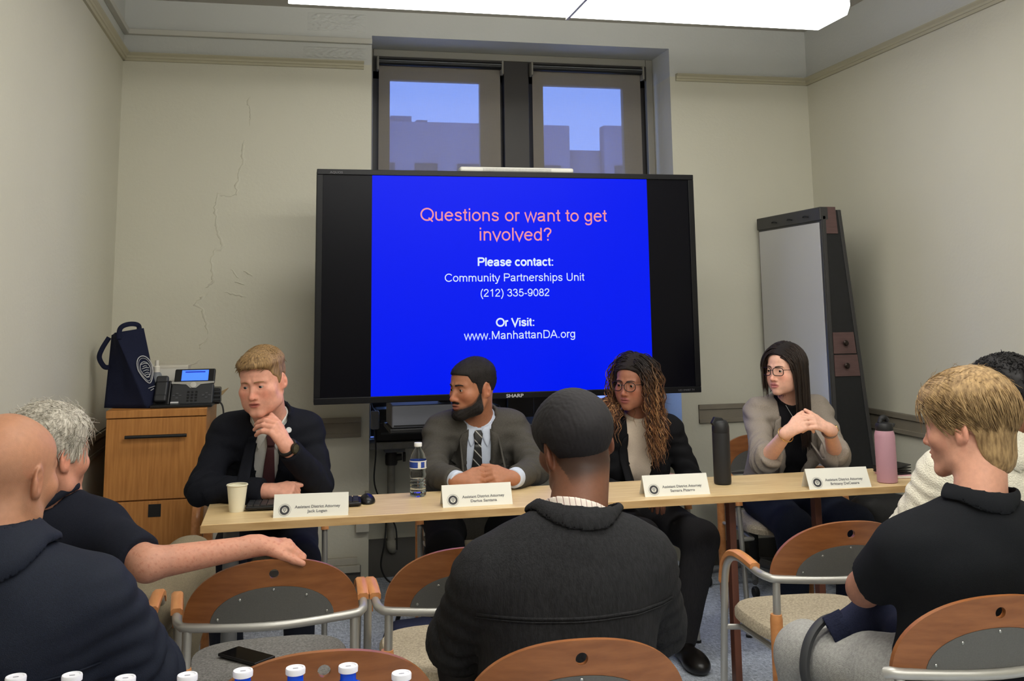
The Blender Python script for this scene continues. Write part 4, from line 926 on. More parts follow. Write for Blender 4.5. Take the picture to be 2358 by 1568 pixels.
M_khaki = fabric('khaki_trousers', (122,112,92), .10, .4, 500); M_sweat = fabric('light_grey_sweatpants', (158,157,153), .13, .5, 300, vscale=120); M_navy_sw = fabric('navy_sweatshirt', (32,36,58), .12, .5, 500)
def center_man():
    h = Head((.682,2.43,1.118), yaw=190, pitch=6, roll=9, scale=1.0, wid=1.04, jaw=1.05)
    s = Person('man with short black hair in a charcoal overshirt, seen from behind in the middle', (.63,2.30,0), h, (110,72,54),
        dict(PV=(.62,2.32,.53), NB=(.648,2.335,.938), SL=(.44,2.34,.838), SR=(.82,2.34,.848), EL=(.405,2.46,.68), WL=(.58,2.66,.68), ER=(.885,2.46,.68), WR=(.70,2.66,.70)), tyaw=181, bulk=1.10, neck_r=.067)
    s.hands = [Hand((.58,2.66,.68),(.8,.3,.1),(0,.5,.8),-1), Hand((.70,2.66,.70),(-.8,.3,.1),(0,.5,.8),1)]
    s.lip = np.array(lin((100,60,50)))
    def fade(s, P, c):
        q = h.loc(P.astype(F32)); w = ss(q[:,2],-.088,-.045)*ss(q[:,1],-.02,.02)*.75; w = w*(np.abs(q[:,0]) < .069); w = w[:,None]; return c*(1-w)+np.array(lin((30,24,22)))*w
    s.body(head_h=.0036, hand_h=.005, stubble=fade)
    m = hairmat('black_coily_hair',(11,10,12),(30,27,30),.75,(1,1,1)); hl = [(-.12,.07),(-.06,.06),(-.045,.03),(-.02,.0),(.0,-.01),(.012,.022),(.034,.020),(.046,-.042),(.085,-.052),(.13,-.056)]
    th = lambda q: .0004+.014*ss(q[:,2],-.055,.06); s.hair_cap(th, hl, m, h=.003, noise=(.0011,560), kedge=.004, relax_n=0)
    shirt(s, striped('striped_shirt',(206,196,188),(120,70,66),30,.0,.10), g=.006, cuffs=False, hem=-.25, h=.009); jacket(s, M_char, g=.026, gs=.016, vs=0, t=.97, seed=31, collar=False, amp=.007, hem=-.60, r=(.060,.052,.040))
    shirt_collar(s, striped('striped_shirt_collar',(214,202,192),(110,64,60),26,.0,.10), cg=.010, top=.053, h=.0035, th=.004); fold_collar(s, M_char, g=.026, wid=.026, th=.0055, stand=.010, inner=.010)
    for z,t_ in ((-.150,.006),(-.158,.003)): s.decal('yoke_seam','jacket',[(-.23,z+.018,.23,z-.012),(-.23,z+.018-t_,.23,z-.012-t_)], M_char, nu=26, off=.002, thick=.003, dirv=s.ty, nv=1)
    s.legs('trousers', M_blk_tr, {'L':((.52,2.36,.53),(.48,2.80,.51),(.50,2.80,.10)),'R':((.72,2.36,.53),(.80,2.80,.51),(.78,2.80,.10))}, h=.012)
    for x in (.50,.78): s.shoe((x,2.80,0),(0,1,0), M_shoe)
    return s
def young_man():
    h = Head((1.668,2.30,1.142), yaw=212, pitch=7, roll=0, scale=1.0, wid=.98, nose=.95, jaw=.97, lips=1.0)
    s = Person('young man with swept blond hair in a black polo shirt and grey sweatpants', (1.62,2.30,0), h, (206,152,128),
        dict(PV=(1.62,2.32,.53), NB=(1.632,2.235,.945), SL=(1.450,2.285,.848), SR=(1.84,2.18,.855), EL=(1.432,2.425,.735), WL=(1.56,2.60,.705), ER=(1.90,2.36,.71), WR=(1.70,2.60,.715)), tyaw=196, bulk=1.08, neck_r=.060)
    s.hands = [Hand((1.56,2.60,.705),(.85,.1,.05),(0,.3,.9),-1), Hand((1.70,2.60,.715),(-.85,.2,.05),(0,.3,.9),1)]
    ex = [('L', np.minimum(s.J['SL'],s.J['EL'])-.09, np.maximum(s.J['SL'],s.J['EL'])+.09, .005), ('L', np.minimum(s.J['WL'],s.J['EL'])-.07, np.maximum(s.J['WL'],s.J['EL'])+.05, .005)]
    s.body(head_h=.0034, hand_h=.0045, extra=ex); s.eyes((80,90,100)); m = hairmat('golden_blond_hair',(116,90,58),(182,150,104),.4,(40,40,10)); s.brows(m,.003,.003)
    hl = [(-.12,.060),(-.085,.058),(-.06,.045),(-.045,.01),(-.028,.0),(-.012,-.022),(.0,-.018),(.012,.012),(.036,.010),(.042,-.05),(.055,-.105),(.08,-.128),(.14,-.128)]
    th = lambda q: .009+.015*ss(q[:,2],.02,.09)+.005*ss(q[:,1],.0,.08); s.hair_cap(th, hl, m, h=.004, noise=(.0016,90), kedge=.012, stretch=(1,1,.5), extra=lambda q,d: smin(d, ell(q,(0,.060,-.062),(.066,.044,.066))+.0022*wave(q,300,3,(1,1,.12)), .035))
    fl = lambda p: np.stack([p[:,0]*2+.25*np.sin(p[:,2]*90),.62+.2*np.sin(p[:,0]*80),-.35-.8*ss(p[:,1],.0,.06)],1)
    P,R = lie_strands(s, 2700, lambda p: (p[:,2] > .02)|((p[:,1] > .035)&(p[:,2] > -.035)), fl, .075, .0012, hl, .0008, 6, 6, .10, th, curl=.0004); add_strands(s,P,R,m)
    P,R = lie_strands(s, 40, lambda p: p[:,2] > .07, fl, .05, .0006, hl, .014, 16, 7, .5, th, curl=.002); add_strands(s,P,R,m,'flyaway_hair')
    def f(P):
        x,y,z = tl(s,P); d = s.torso(P,.014)
        for k in 'LR':
            S,E = s.J['S'+k],s.J['E'+k]; a = nrm(E-S); c = cap(P,S,E,.068,.062); q = P-(S+(E-S)*.74).astype(F32); d = smin(d, smax(c, q@a.astype(F32), .006), .03)
        d = d+.0065*wave(P,30,41,(1,1,.5)); return np.maximum(smax(d, -s.neck(P,.010), .008), -.52-z)
    pts = np.array([s.J[k] for k in ('PV','NB','SL','SR','EL','ER')]); s.cloth('polo_shirt', f, pts.min(0)-.16, pts.max(0)+.16, M_black_polo, .008)
    fold_collar(s, M_black_polo, g=.014, wid=.014, th=.005, h=.0036, gap=.02, stand=.012)
    pass
    s.legs('sweatpants', M_sweat, {'L':((1.52,2.34,.53),(1.43,2.74,.475),(1.42,2.78,.10)),'R':((1.72,2.34,.53),(1.78,2.76,.50),(1.76,2.78,.10))}, r=(.095,.078,.06), amp=.008)
    for x in (1.42,1.76): s.shoe((x,2.78,0),(0,1,0), mat('grey_trainer',(120,120,122),.6))
    return s
def bald_man():
    h = Head((-.545,2.262,1.13), yaw=156, pitch=4, roll=-2, scale=1.0, wid=1.04, jaw=1.04)
    s = Person('bald man in a navy zip jacket, nearest the left edge of the photo', (-.56,2.25,0), h, (176,126,98),
        dict(PV=(-.57,2.28,.53), NB=(-.545,2.20,.972), SL=(-.725,2.20,.885), SR=(-.365,2.215,.885), EL=(-.785,2.37,.72), WL=(-.70,2.55,.68), ER=(-.275,2.30,.70), WR=(-.38,2.52,.68)), tyaw=177, bulk=1.14, neck_r=.066)
    s.hands = [Hand((-.70,2.55,.68),(.5,.7,-.1),(0,.3,.9),-1), Hand((-.38,2.52,.68),(-.5,.7,-.1),(0,.3,.9),1)]
    def fz(s, P, c):
        q = h.loc(P.astype(F32)); w = (ss(q[:,2],-.09,-.05)*(1-ss(q[:,2],.02,.06))*ss(q[:,1],-.03,.01)*.22)[:,None]; c = c*(1-w)+np.array(lin((120,96,80)))*w
        w = (ss(-q[:,2],.035,.06)*ss(-q[:,1],-.02,.02)*ss(q[:,2],-.14,-.115)*.35)[:,None]; return c*(1-w)+np.array(lin((140,112,92)))*w
    s.body(head_h=.0034, hand_h=.0045, stubble=fz); s.eyes(); 
    shirt(s, M_navy_polo, g=.006, cuffs=False, hem=-.25, h=.01); jacket(s, M_navyj, g=.024, gs=.016, vs=0, t=.96, seed=51, collar=False, amp=.009, hem=-.60, r=(.062,.054,.042))
    fold_collar(s, M_navyj, g=.024, wid=.030, th=.006, stand=.022)
    s.decal('yoke_seam','jacket',[(-.22,-.16,.22,-.16),(-.22,-.164,.22,-.164)], M_navyj, nu=22, off=.002, thick=.003, dirv=s.ty, nv=1)
    s.legs('trousers', M_blk_tr, {'L':((-.66,2.32,.53),(-.70,2.74,.51),(-.70,2.74,.10)),'R':((-.47,2.32,.53),(-.44,2.74,.51),(-.44,2.74,.10))}, h=.012)
    for x in (-.70,-.44): s.shoe((x,2.74,0),(0,1,0), M_shoe)
    return s
def gray_man():
    h = Head((-.612,2.96,1.078), yaw=140, pitch=2, roll=0, scale=1.0, wid=1.02, nose=1.05)
    s = Person('grey-haired man in a navy polo and khakis with his arm along the empty chair', (-.62,3.1,0), h, (200,142,118),
        dict(PV=(-.60,3.16,.53), NB=(-.635,2.99,.955), SL=(-.775,3.10,.875), SR=(-.475,2.95,.872), EL=(-.80,3.25,.70), WL=(-.62,3.40,.66), ER=(-.335,2.79,.822), WR=(-.068,2.858,.836)), tyaw=152, bulk=1.06, neck_r=.062)
    s.hands = [Hand((-.068,2.858,.836),(.96,.12,-.10),(.12,-.15,.95),1,(34,38,42,46),48,2,(22,12,10),1.0,.25), Hand((-.62,3.40,.66),(.6,.5,-.2),(0,.2,.9),-1)]
    ex = [('R', np.minimum(s.J['WR'],s.J['ER'])-.07, np.maximum(s.J['WR'],s.J['ER'])+.055, .004), ('R', np.minimum(s.J['SR'],s.J['ER'])-.07, np.maximum(s.J['SR'],s.J['ER'])+.055, .006)]
    def fr(s, P, c):
        n = wave(P.astype(F32),330,2)+wave(P.astype(F32),620,5); w = (ss(n,.35,.9)*.45*(P[:,2] < .93))[:,None]; return c*(1-w)+np.array(lin((168,92,70)))*w
    s.body(head_h=.0034, hand_h=.0034, extra=ex, stubble=fr); s.eyes((90,100,110)); m = hairmat('silver_grey_hair',(158,150,136),(226,219,206),.5,(50,50,10)); s.brows(m,.003,.004)
    hl = [(-.12,.078),(-.08,.074),(-.055,.055),(-.045,.02),(-.03,.0),(-.016,-.022),(.0,-.02),(.012,.018),(.036,.016),(.046,-.05),(.08,-.075),(.13,-.08)]
    th = lambda q: .008+.012*ss(q[:,2],.03,.09); s.hair_cap(th, hl, m, h=.0036, noise=(.003,110), kedge=.010)
    fl = lambda p: np.stack([p[:,0]*3+.25,.15+p[:,1]*3,.05-.6*(p[:,2] < .04)],1)
    P,R = lie_strands(s, 3000, lambda p: (p[:,2] > .03)|(p[:,1] > .04), fl, .05, .0010, hl, .004, 6, 5, .20, th, curl=.0005); add_strands(s,P,R,m)
    P,R = lie_strands(s, 90, lambda p: p[:,2] > .05, fl, .05, .0006, hl, .022, 26, 7, .6, th, curl=.002); add_strands(s,P,R,m,'flyaway_hair')
    def f(P):
        x,y,z = tl(s,P); d = s.torso(P,.016)
        for k in 'LR':
            S,E = s.J['S'+k],s.J['E'+k]; a = nrm(E-S); c = cap(P,S,E,.066,.060); q = P-(S+(E-S)*.84).astype(F32); d = smin(d, smax(c, q@a.astype(F32), .006), .03)
        d = d+.006*wave(P,32,61,(1,1,.5)); return np.maximum(smax(d, -s.neck(P,.010), .008), -.52-z)
    pts = np.array([s.J[k] for k in ('PV','NB','SL','SR','EL','ER')]); s.cloth('polo_shirt', f, pts.min(0)-.16, pts.max(0)+.16, M_navy_polo, .008); fold_collar(s, M_navy_polo, g=.016, wid=.016, th=.005, h=.0036, gap=.02, stand=.012)
    s.legs('trousers', M_khaki, {'L':((-.68,3.16,.53),(-.66,3.56,.50),(-.62,3.56,.10)),'R':((-.50,3.14,.53),(-.295,3.42,.655),(-.33,3.50,.30))}, r=(.092,.078,.062), amp=.016, g=.008)
    s.shoe((-.62,3.56,0),(0,1,0), mat('brown_shoe_leather',(60,40,30),.4))
    return s
def white_jacket_person():
    h = Head((2.262,2.92,1.138), yaw=196, pitch=2, scale=.97, wid=.98)
    s = Person('person with black curly hair in a cream fleece jacket, at the right edge', (2.26,3.1,0), h, (150,104,80),
        dict(PV=(2.26,3.14,.53), NB=(2.258,2.96,.965), SL=(2.06,2.98,.885), SR=(2.46,2.96,.89), EL=(1.985,3.08,.68), WL=(2.12,3.28,.66), ER=(2.54,3.08,.68), WR=(2.40,3.28,.66)), tyaw=184, bulk=1.08, neck_r=.055)
    s.hands = [Hand((2.12,3.28,.66),(.6,.6,0),(0,.3,.9),-1), Hand((2.40,3.28,.66),(-.6,.6,0),(0,.3,.9),1)]
    s.body(head_h=.004, hand_h=.004); m = hairmat('black_curly_hair',(14,13,14),(36,33,34),.6,(1,1,1)); hl = [(-.12,.06),(-.05,.05),(-.04,-.02),(-.02,-.06),(.14,-.10)]
    th = lambda q: .018+.008*ss(q[:,2],.0,.08); s.hair_cap(th, hl, m, h=.0045, noise=(.006,70)); curls(s, 1100, .06, .0019, hl, m, th, 9, .0036)
    jacket(s, M_fleece, g=.030, gs=.024, vs=0, t=.97, seed=71, collar=False, amp=.010, hem=-.6, h=.008); fold_collar(s, M_fleece, g=.030, wid=.05, th=.010, h=.006, gap=.02, stand=.05)
    s.legs('trousers', M_blk_tr, {'L':((2.17,3.18,.53),(2.14,3.58,.51),(2.14,3.58,.10)),'R':((2.36,3.18,.53),(2.40,3.58,.51),(2.40,3.58,.10))}, h=.012)
    for x in (2.14,2.40): s.shoe((x,3.58,0),(0,1,0), M_shoe)
    return s
# ------------------------------------------------------------------ plain grotesque stroke lettering for the slide
def _el(cx, cy, rx, ry, a0=0, a1=360, n=28): return [(cx+rx*math.cos(math.radians(a0+(a1-a0)*i/n)), cy+ry*math.sin(math.radians(a0+(a1-a0)*i/n))) for i in range(n+1)]
def _cr(P, n=6): return [(v.x, v.y) for v in arcpts([(a,b,0) for a,b in P], n)]
_dot = lambda x, y: [(x,y),(x,y+98)]
GLY = {' ':(278,[]),
 'o':(556,[_el(278,259,206,224)]), 'n':(556,[[(110,0),(110,519)], _el(278,308,168,168,180,0,16)+[(446,0)]]), 'u':(556,[[(446,0),(446,519)], [(110,519)]+_el(278,211,168,168,180,360,16)]),
 'm':(833,[[(106,0),(106,519)], _el(260,320,154,155,180,0,14)+[(414,0)], _el(569,320,155,155,180,0,14)+[(724,0)]]), 'h':(556,[[(110,0),(110,716)], _el(278,308,168,168,180,0,16)+[(446,0)]]),
 'e':(556,[[(72,282),(484,282)], _el(278,259,206,224,5,322,26)]), 'c':(500,[_el(265,259,195,224,42,320,24)]),
 's':(500,[_cr([(412,380),(350,455),(250,477),(140,448),(102,372),(150,300),(255,262),(370,225),(408,145),(360,62),(250,40),(130,65),(78,150)])]),
 'a':(556,[_cr([(85,370),(130,448),(245,477),(370,452),(420,370),(420,200),(428,70),(455,0)]), _cr([(420,288),(300,262),(170,240),(92,190),(92,105),(150,48),(245,40),(350,80),(418,180)])]),
 'd':(556,[_el(258,259,186,224), [(446,0),(446,716)]]), 'p':(556,[_el(300,259,186,224), [(112,-210),(112,519)]]), 'g':(556,[_el(256,266,184,216), _cr([(442,519),(442,200),(440,-20),(390,-130),(270,-168),(150,-145),(95,-70)])]),
 'r':(333,[[(112,0),(112,519)], _cr([(112,320),(140,420),(210,472),(325,468)])]), 't':(278,[_cr([(138,660),(138,400),(138,130),(165,60),(262,48)]), [(15,476),(255,476)]]), 'i':(222,[[(111,0),(111,519)], _dot(111,618)]), 'l':(222,[[(111,0),(111,716)]]),
 'w':(722,[[(25,519),(190,0),(361,500),(532,0),(697,519)]]), 'v':(500,[[(30,519),(250,5),(470,519)]]), 'y':(500,[[(30,519),(252,15)], _cr([(470,519),(275,0),(215,-140),(150,-172),(60,-165)])]),
 '?':(556,[_cr([(82,505),(120,615),(225,677),(340,672),(440,590),(440,490),(370,395),(295,320),(280,200)]), _dot(280,0)]), ':':(278,[_dot(139,0),_dot(139,421)]), '.':(278,[_dot(139,0)]), '-':(333,[[(45,258),(288,258)]]),
 '(':(333,[_cr([(275,730),(165,560),(112,380),(108,180),(160,-10),(275,-210)])]), ')':(333,[_cr([(58,730),(168,560),(221,380),(225,180),(173,-10),(58,-210)])]),
 'Q':(778,[_el(389,358,333,324), [(470,170),(700,-40)]]), 'O':(778,[_el(389,358,333,324)]), 'C':(722,[_el(380,358,325,324,38,322,30)]), 'P':(667,[[(128,0),(128,716)], [(128,672),(390,672)]+_cr([(390,672),(520,650),(590,570),(590,450),(520,368),(390,340)])+[(128,340)]]),
 'U':(722,[_cr([(126,716),(126,450),(126,260),(160,120),(260,48),(361,38),(462,48),(562,120),(598,260),(598,450),(598,716)])]), 'V':(667,[[(35,716),(333,15),(632,716)]]), 'M':(833,[[(116,0),(116,716)],[(125,700),(416,20)],[(416,20),(708,700)],[(717,0),(717,716)]]),
 'D':(722,[[(132,0),(132,716)], [(132,672)]+_cr([(340,672),(500,645),(605,545),(640,400),(630,250),(570,120),(460,58),(340,44)])+[(132,44)]]), 'A':(667,[[(30,0),(333,700)],[(333,700),(637,0)],[(140,235),(527,235)]]),
 '0':(556,[_el(278,353,204,322)]), '1':(556,[[(318,0),(318,716)], _cr([(318,700),(240,600),(125,540)])]), '2':(556,[_cr([(80,500),(120,620),(230,677),(350,665),(440,570),(430,450),(330,330),(170,190),(80,44)])+[(485,44)]]),
 '3':(556,[_cr([(82,540),(140,645),(260,678),(390,630),(425,520),(370,420),(240,384)]), _cr([(240,384),(390,350),(470,230),(440,110),(320,38),(180,50),(100,110),(72,190)])]), '5':(556,[[(455,668),(172,668),(118,345)]+_cr([(118,345),(210,420),(340,425),(450,340),(475,220),(420,95),(290,36),(160,60),(75,185)])]),
 '8':(556,[_el(278,525,158,150), _el(278,202,200,165)]), '9':(556,[_el(270,468,196,206), _cr([(466,468),(462,280),(410,110),(290,38),(175,60),(95,165)])])}
def lettering(body, width, cx, zb, wt, m, parent, y):
    adv = sum(GLY[c][0] for c in body); k = width/(adv-120); mb = MB(); x0 = -60
    for ch in body:
        a, strokes = GLY[ch]
        for st in strokes:
            n = len(st); closed = n > 3 and math.hypot(st[0][0]-st[-1][0], st[0][1]-st[-1][1]) < 1; vs = []
            for i in range(n):
                p = st[i]; q0 = st[i-1] if i else (st[-2] if closed else None); q1 = st[i+1] if i < n-1 else (st[1] if closed else None)
                d0 = Vector((p[0]-q0[0],p[1]-q0[1])) if q0 else None; d1 = Vector((q1[0]-p[0],q1[1]-p[1])) if q1 else None
                d0 = d0.normalized() if d0 and d0.length > 1e-6 else d1.normalized(); d1 = d1.normalized() if d1 and d1.length > 1e-6 else d0
                t = (d0+d1); t = t.normalized() if t.length > .2 else d0; nn = Vector((-t.y,t.x)); cs = max(.42, nn.dot(Vector((-d0.y,d0.x)))); o = nn*(wt*.5/cs)
                vs += [(p[0]+o.x,p[1]+o.y),(p[0]-o.x,p[1]-o.y)]
            mb.add([((x0+x)*k-width/2, 0, z*k) for x,z in vs], [(2*i,2*i+1,2*i+3,2*i+2) for i in range(n-1)])
        x0 += a
    o = mb.build('lettering', m, parent, fix=False); o.location = (cx, y, zb); return o
# ================================================================== FURNITURE
M_maple = wood('maple_laminate', (208,178,128), (222,196,150), (2,14,14), .38); M_maple_edge = wood('maple_edge_band', (176,140,92), (194,160,112), (2,14,14), .5)
M_oak = wood('oak_veneer', (168,110,54), (192,132,70), (24,24,1.6), .42); M_oak_d = wood('oak_shadow_edge', (120,74,36), (136,86,44), (24,24,1.6), .5)
M_chairwood = wood('cherry_plywood', (128,77,40), (150,94,53), (3,3,16), .35); M_armwood = wood('beech_arm', (186,120,68), (206,142,88), (14,3,14), .35)
M_brownleg = wood('dark_walnut_leg', (88,50,36), (104,62,46), (10,10,1), .45); M_greyleg = mat('grey_powder_coat', (96,96,96), .5)
M_tube = mat('silver_tube', (176,174,168), .38, metal=.55); M_panel = mat('grey_back_panel', (92,91,88), .62, var=.06, vscale=300, bump=.15, bscale=700); M_screw = mat('steel_screw', (170,170,165), .3, metal=1)
M_seat = fabric('beige_speckled_upholstery', (172,160,138), .25, .4, 400, vscale=160); M_seatg = fabric('grey_speckled_upholstery', (128,126,122), .3, .4, 400, vscale=160); M_black = mat('black_rubber', (18,18,19), .6)
def table(x0, x1, lab, legs):
    t = thing('training_table', ((x0+x1)/2, 3.857, 0), lab, 'table', 'training tables pushed end to end'); hw = (x1-x0)/2
    MB().box(-hw, hw, -.200, .203, .7405-.026, .7405).build('table_top', M_maple, t, bevel=.003)
    MB().box(-hw-.001, hw+.001, -.2025, -.1995, .714, .739).build('edge_band', M_maple_edge, t)
    for x, kind in legs:
        x -= (x0+x1)/2
        if kind == 'wood': MB().box(x-.014, x+.014, -.02, .02, 0, .715).build('leg', M_brownleg, t, bevel=.003)
        else:
            MB().tube([(x,0,.03),(x,0,.715)], .028, 18).build('leg', M_greyleg, t, smooth='auto'); MB().box(x-.03, x+.03, -.19, .19, 0, .035).build('foot', M_greyleg, t, bevel=.01)
table(-.275, 1.118, 'maple laminate training table on the left, with the paper cup on it', [(-.185,'g'),(1.0,'g')])
table(1.122, 2.52, 'maple laminate training table on the right, with the pink bottle on it', [(1.715,'wood'),(2.085,'wood')])
# ---- stacking armchair (front = +y)
def chair_meshes():
    d = {}
    def bow(x): return -.245+.045*(x/.235)**2
    def mp(x, z): return Vector((x, bow(x)-(z-.637)*.22+.012*(z > .64)*0, z))
    def outline(a, b, n, e=2.25):
        P = []
        for i in range(n+1):
            t = PI*i/n; c, s_ = math.cos(t), math.sin(t); P.append((a*math.copysign(abs(c)**(2/e),c), .637+b*abs(s_)**(2/e)))
        return P
    def plate(poly, holes, thick, off, name):
        pts = [Vector(p) for p in poly]; n = len(pts); edges = [(i,(i+1)%n) for i in range(n)]
        for h in holes:
            o = len(pts); pts += [Vector(p) for p in h]; edges += [(o+i, o+(i+1)%len(h)) for i in range(len(h))]
        xs = np.arange(-.22,.221,.02); zs = np.arange(.645,.80,.02)
        def inside(x, z, P):
            c = False; j = len(P)-1
            for i in range(len(P)):
                if (P[i][1] > z) != (P[j][1] > z) and x < (P[j][0]-P[i][0])*(z-P[i][1])/(P[j][1]-P[i][1])+P[i][0]: c = not c
                j = i
            return c
        for x in xs:
            for z in zs:
                if inside(x,z,poly) and not any(inside(x,z,h) for h in holes) and min((Vector((x,z))-q).length for q in pts) > .008: pts.append(Vector((x,z)))
        vv, ee, ff, *_ = geometry.delaunay_2d_cdt([Vector(p) for p in pts], edges, [], 0, 1e-6)
        tri = []
        for f in ff:
            c = sum((vv[i] for i in f), Vector((0,0)))/len(f)
            if inside(c.x,c.y,poly) and not any(inside(c.x,c.y,h) for h in holes): tri.append(tuple(f))
        me = MB(); me.v = [tuple(mp(v.x,v.y)+Vector((0,off,0))) for v in vv]; me.f = tri
        m = bpy.data.meshes.new(name); m.from_pydata(me.v, [], me.f); bm = bmesh.new(); bm.from_mesh(m); bmesh.ops.recalc_face_normals(bm, faces=bm.faces)
        bmesh.ops.delete(bm, geom=[v for v in bm.verts if not v.link_faces], context='VERTS')
        bm.normal_update()
        if sum((f.normal.y for f in bm.faces)) > 0: bmesh.ops.reverse_faces(bm, faces=bm.faces)
        r = bmesh.ops.extrude_face_region(bm, geom=bm.faces[:]); bmesh.ops.translate(bm, vec=(0,thick,0), verts=[g for g in r['geom'] if isinstance(g, bmesh.types.BMVert)])
        bmesh.ops.recalc_face_normals(bm, faces=bm.faces); bm.to_mesh(m); bm.free(); return m
    hole = [(.0125*math.cos(2*PI*i/16), .768+.0125*math.sin(2*PI*i/16)) for i in range(16)]
    inner = outline(.160,.098,24,2.1)
    d['backrest'] = plate(outline(.228,.168,36), [hole, inner], .013, 0, 'backrest')
    d['back_panel'] = plate(outline(.1595,.0975,24,2.1), [], .016, -.0015, 'back_panel')
    d['screw'] = []
    for x,z in ((0,.727),(-.085,.705),(.085,.705),(-.14,.655),(.14,.655)):
        p = mp(x,z); d['screw'].append(MB().lathe([(.0035,0),(.0035,-.002),(.002,-.003)], (p.x,p.y-.001,p.z), 8, axis='y'))
    d['arm_frame'] = []; d['arm_rest'] = []; d['rear_leg'] = []; d['leg_sleeve'] = []; d['side_rail'] = []; d['glide'] = []
    for s in (-1,1):
        path = arcpts([(s*.240,-.200,.640),(s*.247,-.14,.641),(s*.252,-.06,.650),(s*.256,.01,.650),(s*.258,.07,.628),(s*.258,.112,.575),(s*.258,.135,.45),(s*.258,.165,.22),(s*.258,.185,.008)],6)
        half = path if s == -1 else None
        if s == -1: left = list(path)
        pad = [p+Vector((0,0,0)) for p in path[7:33]]; m = MB(); vs = []; fs = []
        for i,p in enumerate(pad):
            tn = (pad[min(i+1,len(pad)-1)]-pad[max(i-1,0)]).normalized(); up = Vector((0,-tn.z,tn.y)).normalized(); up = up if up.z > 0 or tn.z < -.5 else -up; sd = Vector((1,0,0)); w = .0155
            for a,b in ((-w,.004),(w,.004),(w,.017),(w*.6,.022),(-w*.6,.022),(-w,.017)): vs.append(p+sd*a+up*b)
            if i: o = 6*i; fs += [(o-6+k, o-6+(k+1)%6, o+(k+1)%6, o+k) for k in range(6)]
        fs += [tuple(range(6)), tuple(reversed(range(len(vs)-6,len(vs))))]; d['arm_rest'].append(m.add(vs, fs))
        d['rear_leg'].append(MB().tube([(s*.215,-.210,.628),(s*.217,-.207,.50)], .0115, 12))
        d['leg_sleeve'].append(MB().lathe([(.0165,0),(.0185,.008),(.0185,.51),(.0165,.525)], (s*.219,-.207,.010), 16))
        d['side_rail'].append(MB().tube([(s*.258,.140,.40),(s*.20,.13,.40),(s*.19,-.10,.405),(s*.217,-.205,.405)], .009, 8))
        d['glide'].append(MB().lathe([(.015,0),(.015,.01)], (s*.258,.185,0), 12))
    rail = arcpts([(-.236,-.206,.638),(-.19,-.219,.635),(0,-.246,.632),(.19,-.219,.635),(.236,-.206,.638)],6)
    d['frame'] = MB().tube(list(reversed(left[2:]))+rail[2:-2]+[Vector((-p.x,p.y,p.z)) for p in left[2:]], .0118, 12)
    d['rail_only'] = MB().tube([Vector((-.240,-.196,.634))]+rail[1:-1]+[Vector((.240,-.196,.634))], .0125, 12)
    d['front_leg'] = [MB().tube(arcpts([(s*.19,.12,.405),(s*.215,.165,.395),(s*.222,.178,.34),(s*.225,.185,.008)],5), .0115, 12) for s in (-1,1)]
    vs = []; fs = []; rows = [(.86,.418),(1.0,.430),(1.0,.450),(.96,.462),(.70,.470),(.35,.473)]; n = 40
    for sc_,z in rows:
        for k in range(n):
            a = 2*PI*k/n; c, s_ = math.cos(a), math.sin(a); e = 2/3.2; x = .222*math.copysign(abs(c)**e,c); y = .225*math.copysign(abs(s_)**e,s_); x *= 1+.06*y/.2; vs.append((x*sc_, (y+.02)*sc_+.02*(1-sc_), z))
    for r in range(len(rows)-1):
        for k in range(n): a = r*n+k; b = r*n+(k+1)%n; fs.append((a,b,b+n,a+n))
    fs += [tuple(reversed(range(n))), tuple(range((len(rows)-1)*n, len(rows)*n))]; d['seat'] = MB().add(vs, fs)
    return d
def make_chair(seatm, arms=True):
    d = chair_meshes(); t = thing('stacking_armchair' if arms else 'stacking_chair', (0,0,0), 'x', 'chair')
    b = obj('backrest', d['backrest'], M_chairwood, t); b.data.set_sharp_from_angle(angle=.6)
    p = obj('back_panel', d['back_panel'], M_panel, t); [m_.build('screw', M_screw, p) for m_ in d['screw']]
    (d['frame'] if arms else d['rail_only']).build('tube_frame' if arms else 'back_rail', M_tube, t, smooth='auto')
    for k in (0,1):
        if arms: d['arm_rest'][k].build('arm_rest', M_armwood, t, smooth='auto')
        else: d['front_leg'][k].build('front_leg', M_tube, t, smooth='auto')
        l = d['rear_leg'][k].build('rear_leg', M_tube, t, smooth='auto'); d['leg_sleeve'][k].build('leg_sleeve', M_armwood, l, smooth='auto'); 
        if arms: d['side_rail'][k].build('side_rail', M_tube, t, smooth='auto'); d['glide'][k].build('glide', M_black, t)
    d['seat'].build('seat', seatm, t, smooth='auto'); return t
CH = make_chair(M_seat); CH2 = make_chair(M_seat, False); fresh = {True, False}
def put_chair(x, y, rz, lab, grp, seat=None, arms=True):
    base = CH if arms else CH2
    if arms in fresh: o = base; fresh.discard(arms)
    else: o = copy_tree(base)
    o.location = (x,y,0); o.rotation_euler = (0,0,math.radians(rz)); tag(o, lab, 'chair', grp)
    if seat:
        for c in o.children:
            if c.name.startswith('seat'): c.data = c.data.copy(); c.data.materials[0] = seat
    return o
G1 = 'front row audience armchairs'; G3 = 'armless audience chairs in the second row'; G2 = 'panel armchairs'
put_chair(.503, 3.10, -2, 'beige-seated armchair in front of the man in the charcoal overshirt', G1)
put_chair(-.035, 3.105, 2, 'empty grey-seated armchair with the man\'s arm resting on its back', G1, M_seatg)
put_chair(1.665, 3.115, -4, 'empty beige-seated armchair in front of the young man in the black polo', G1)
put_chair(-.60, 3.12, 3, 'armchair under the grey-haired man in khakis', G1)
put_chair(2.27, 3.12, -3, 'armchair under the person in the cream fleece', G1)
put_chair(.078, 2.345, 0, 'empty armless chair behind the row of blue bottles', G3, None, False)
put_chair(.590, 2.285, -4, 'armless chair under the man in the charcoal overshirt', G3, None, False)
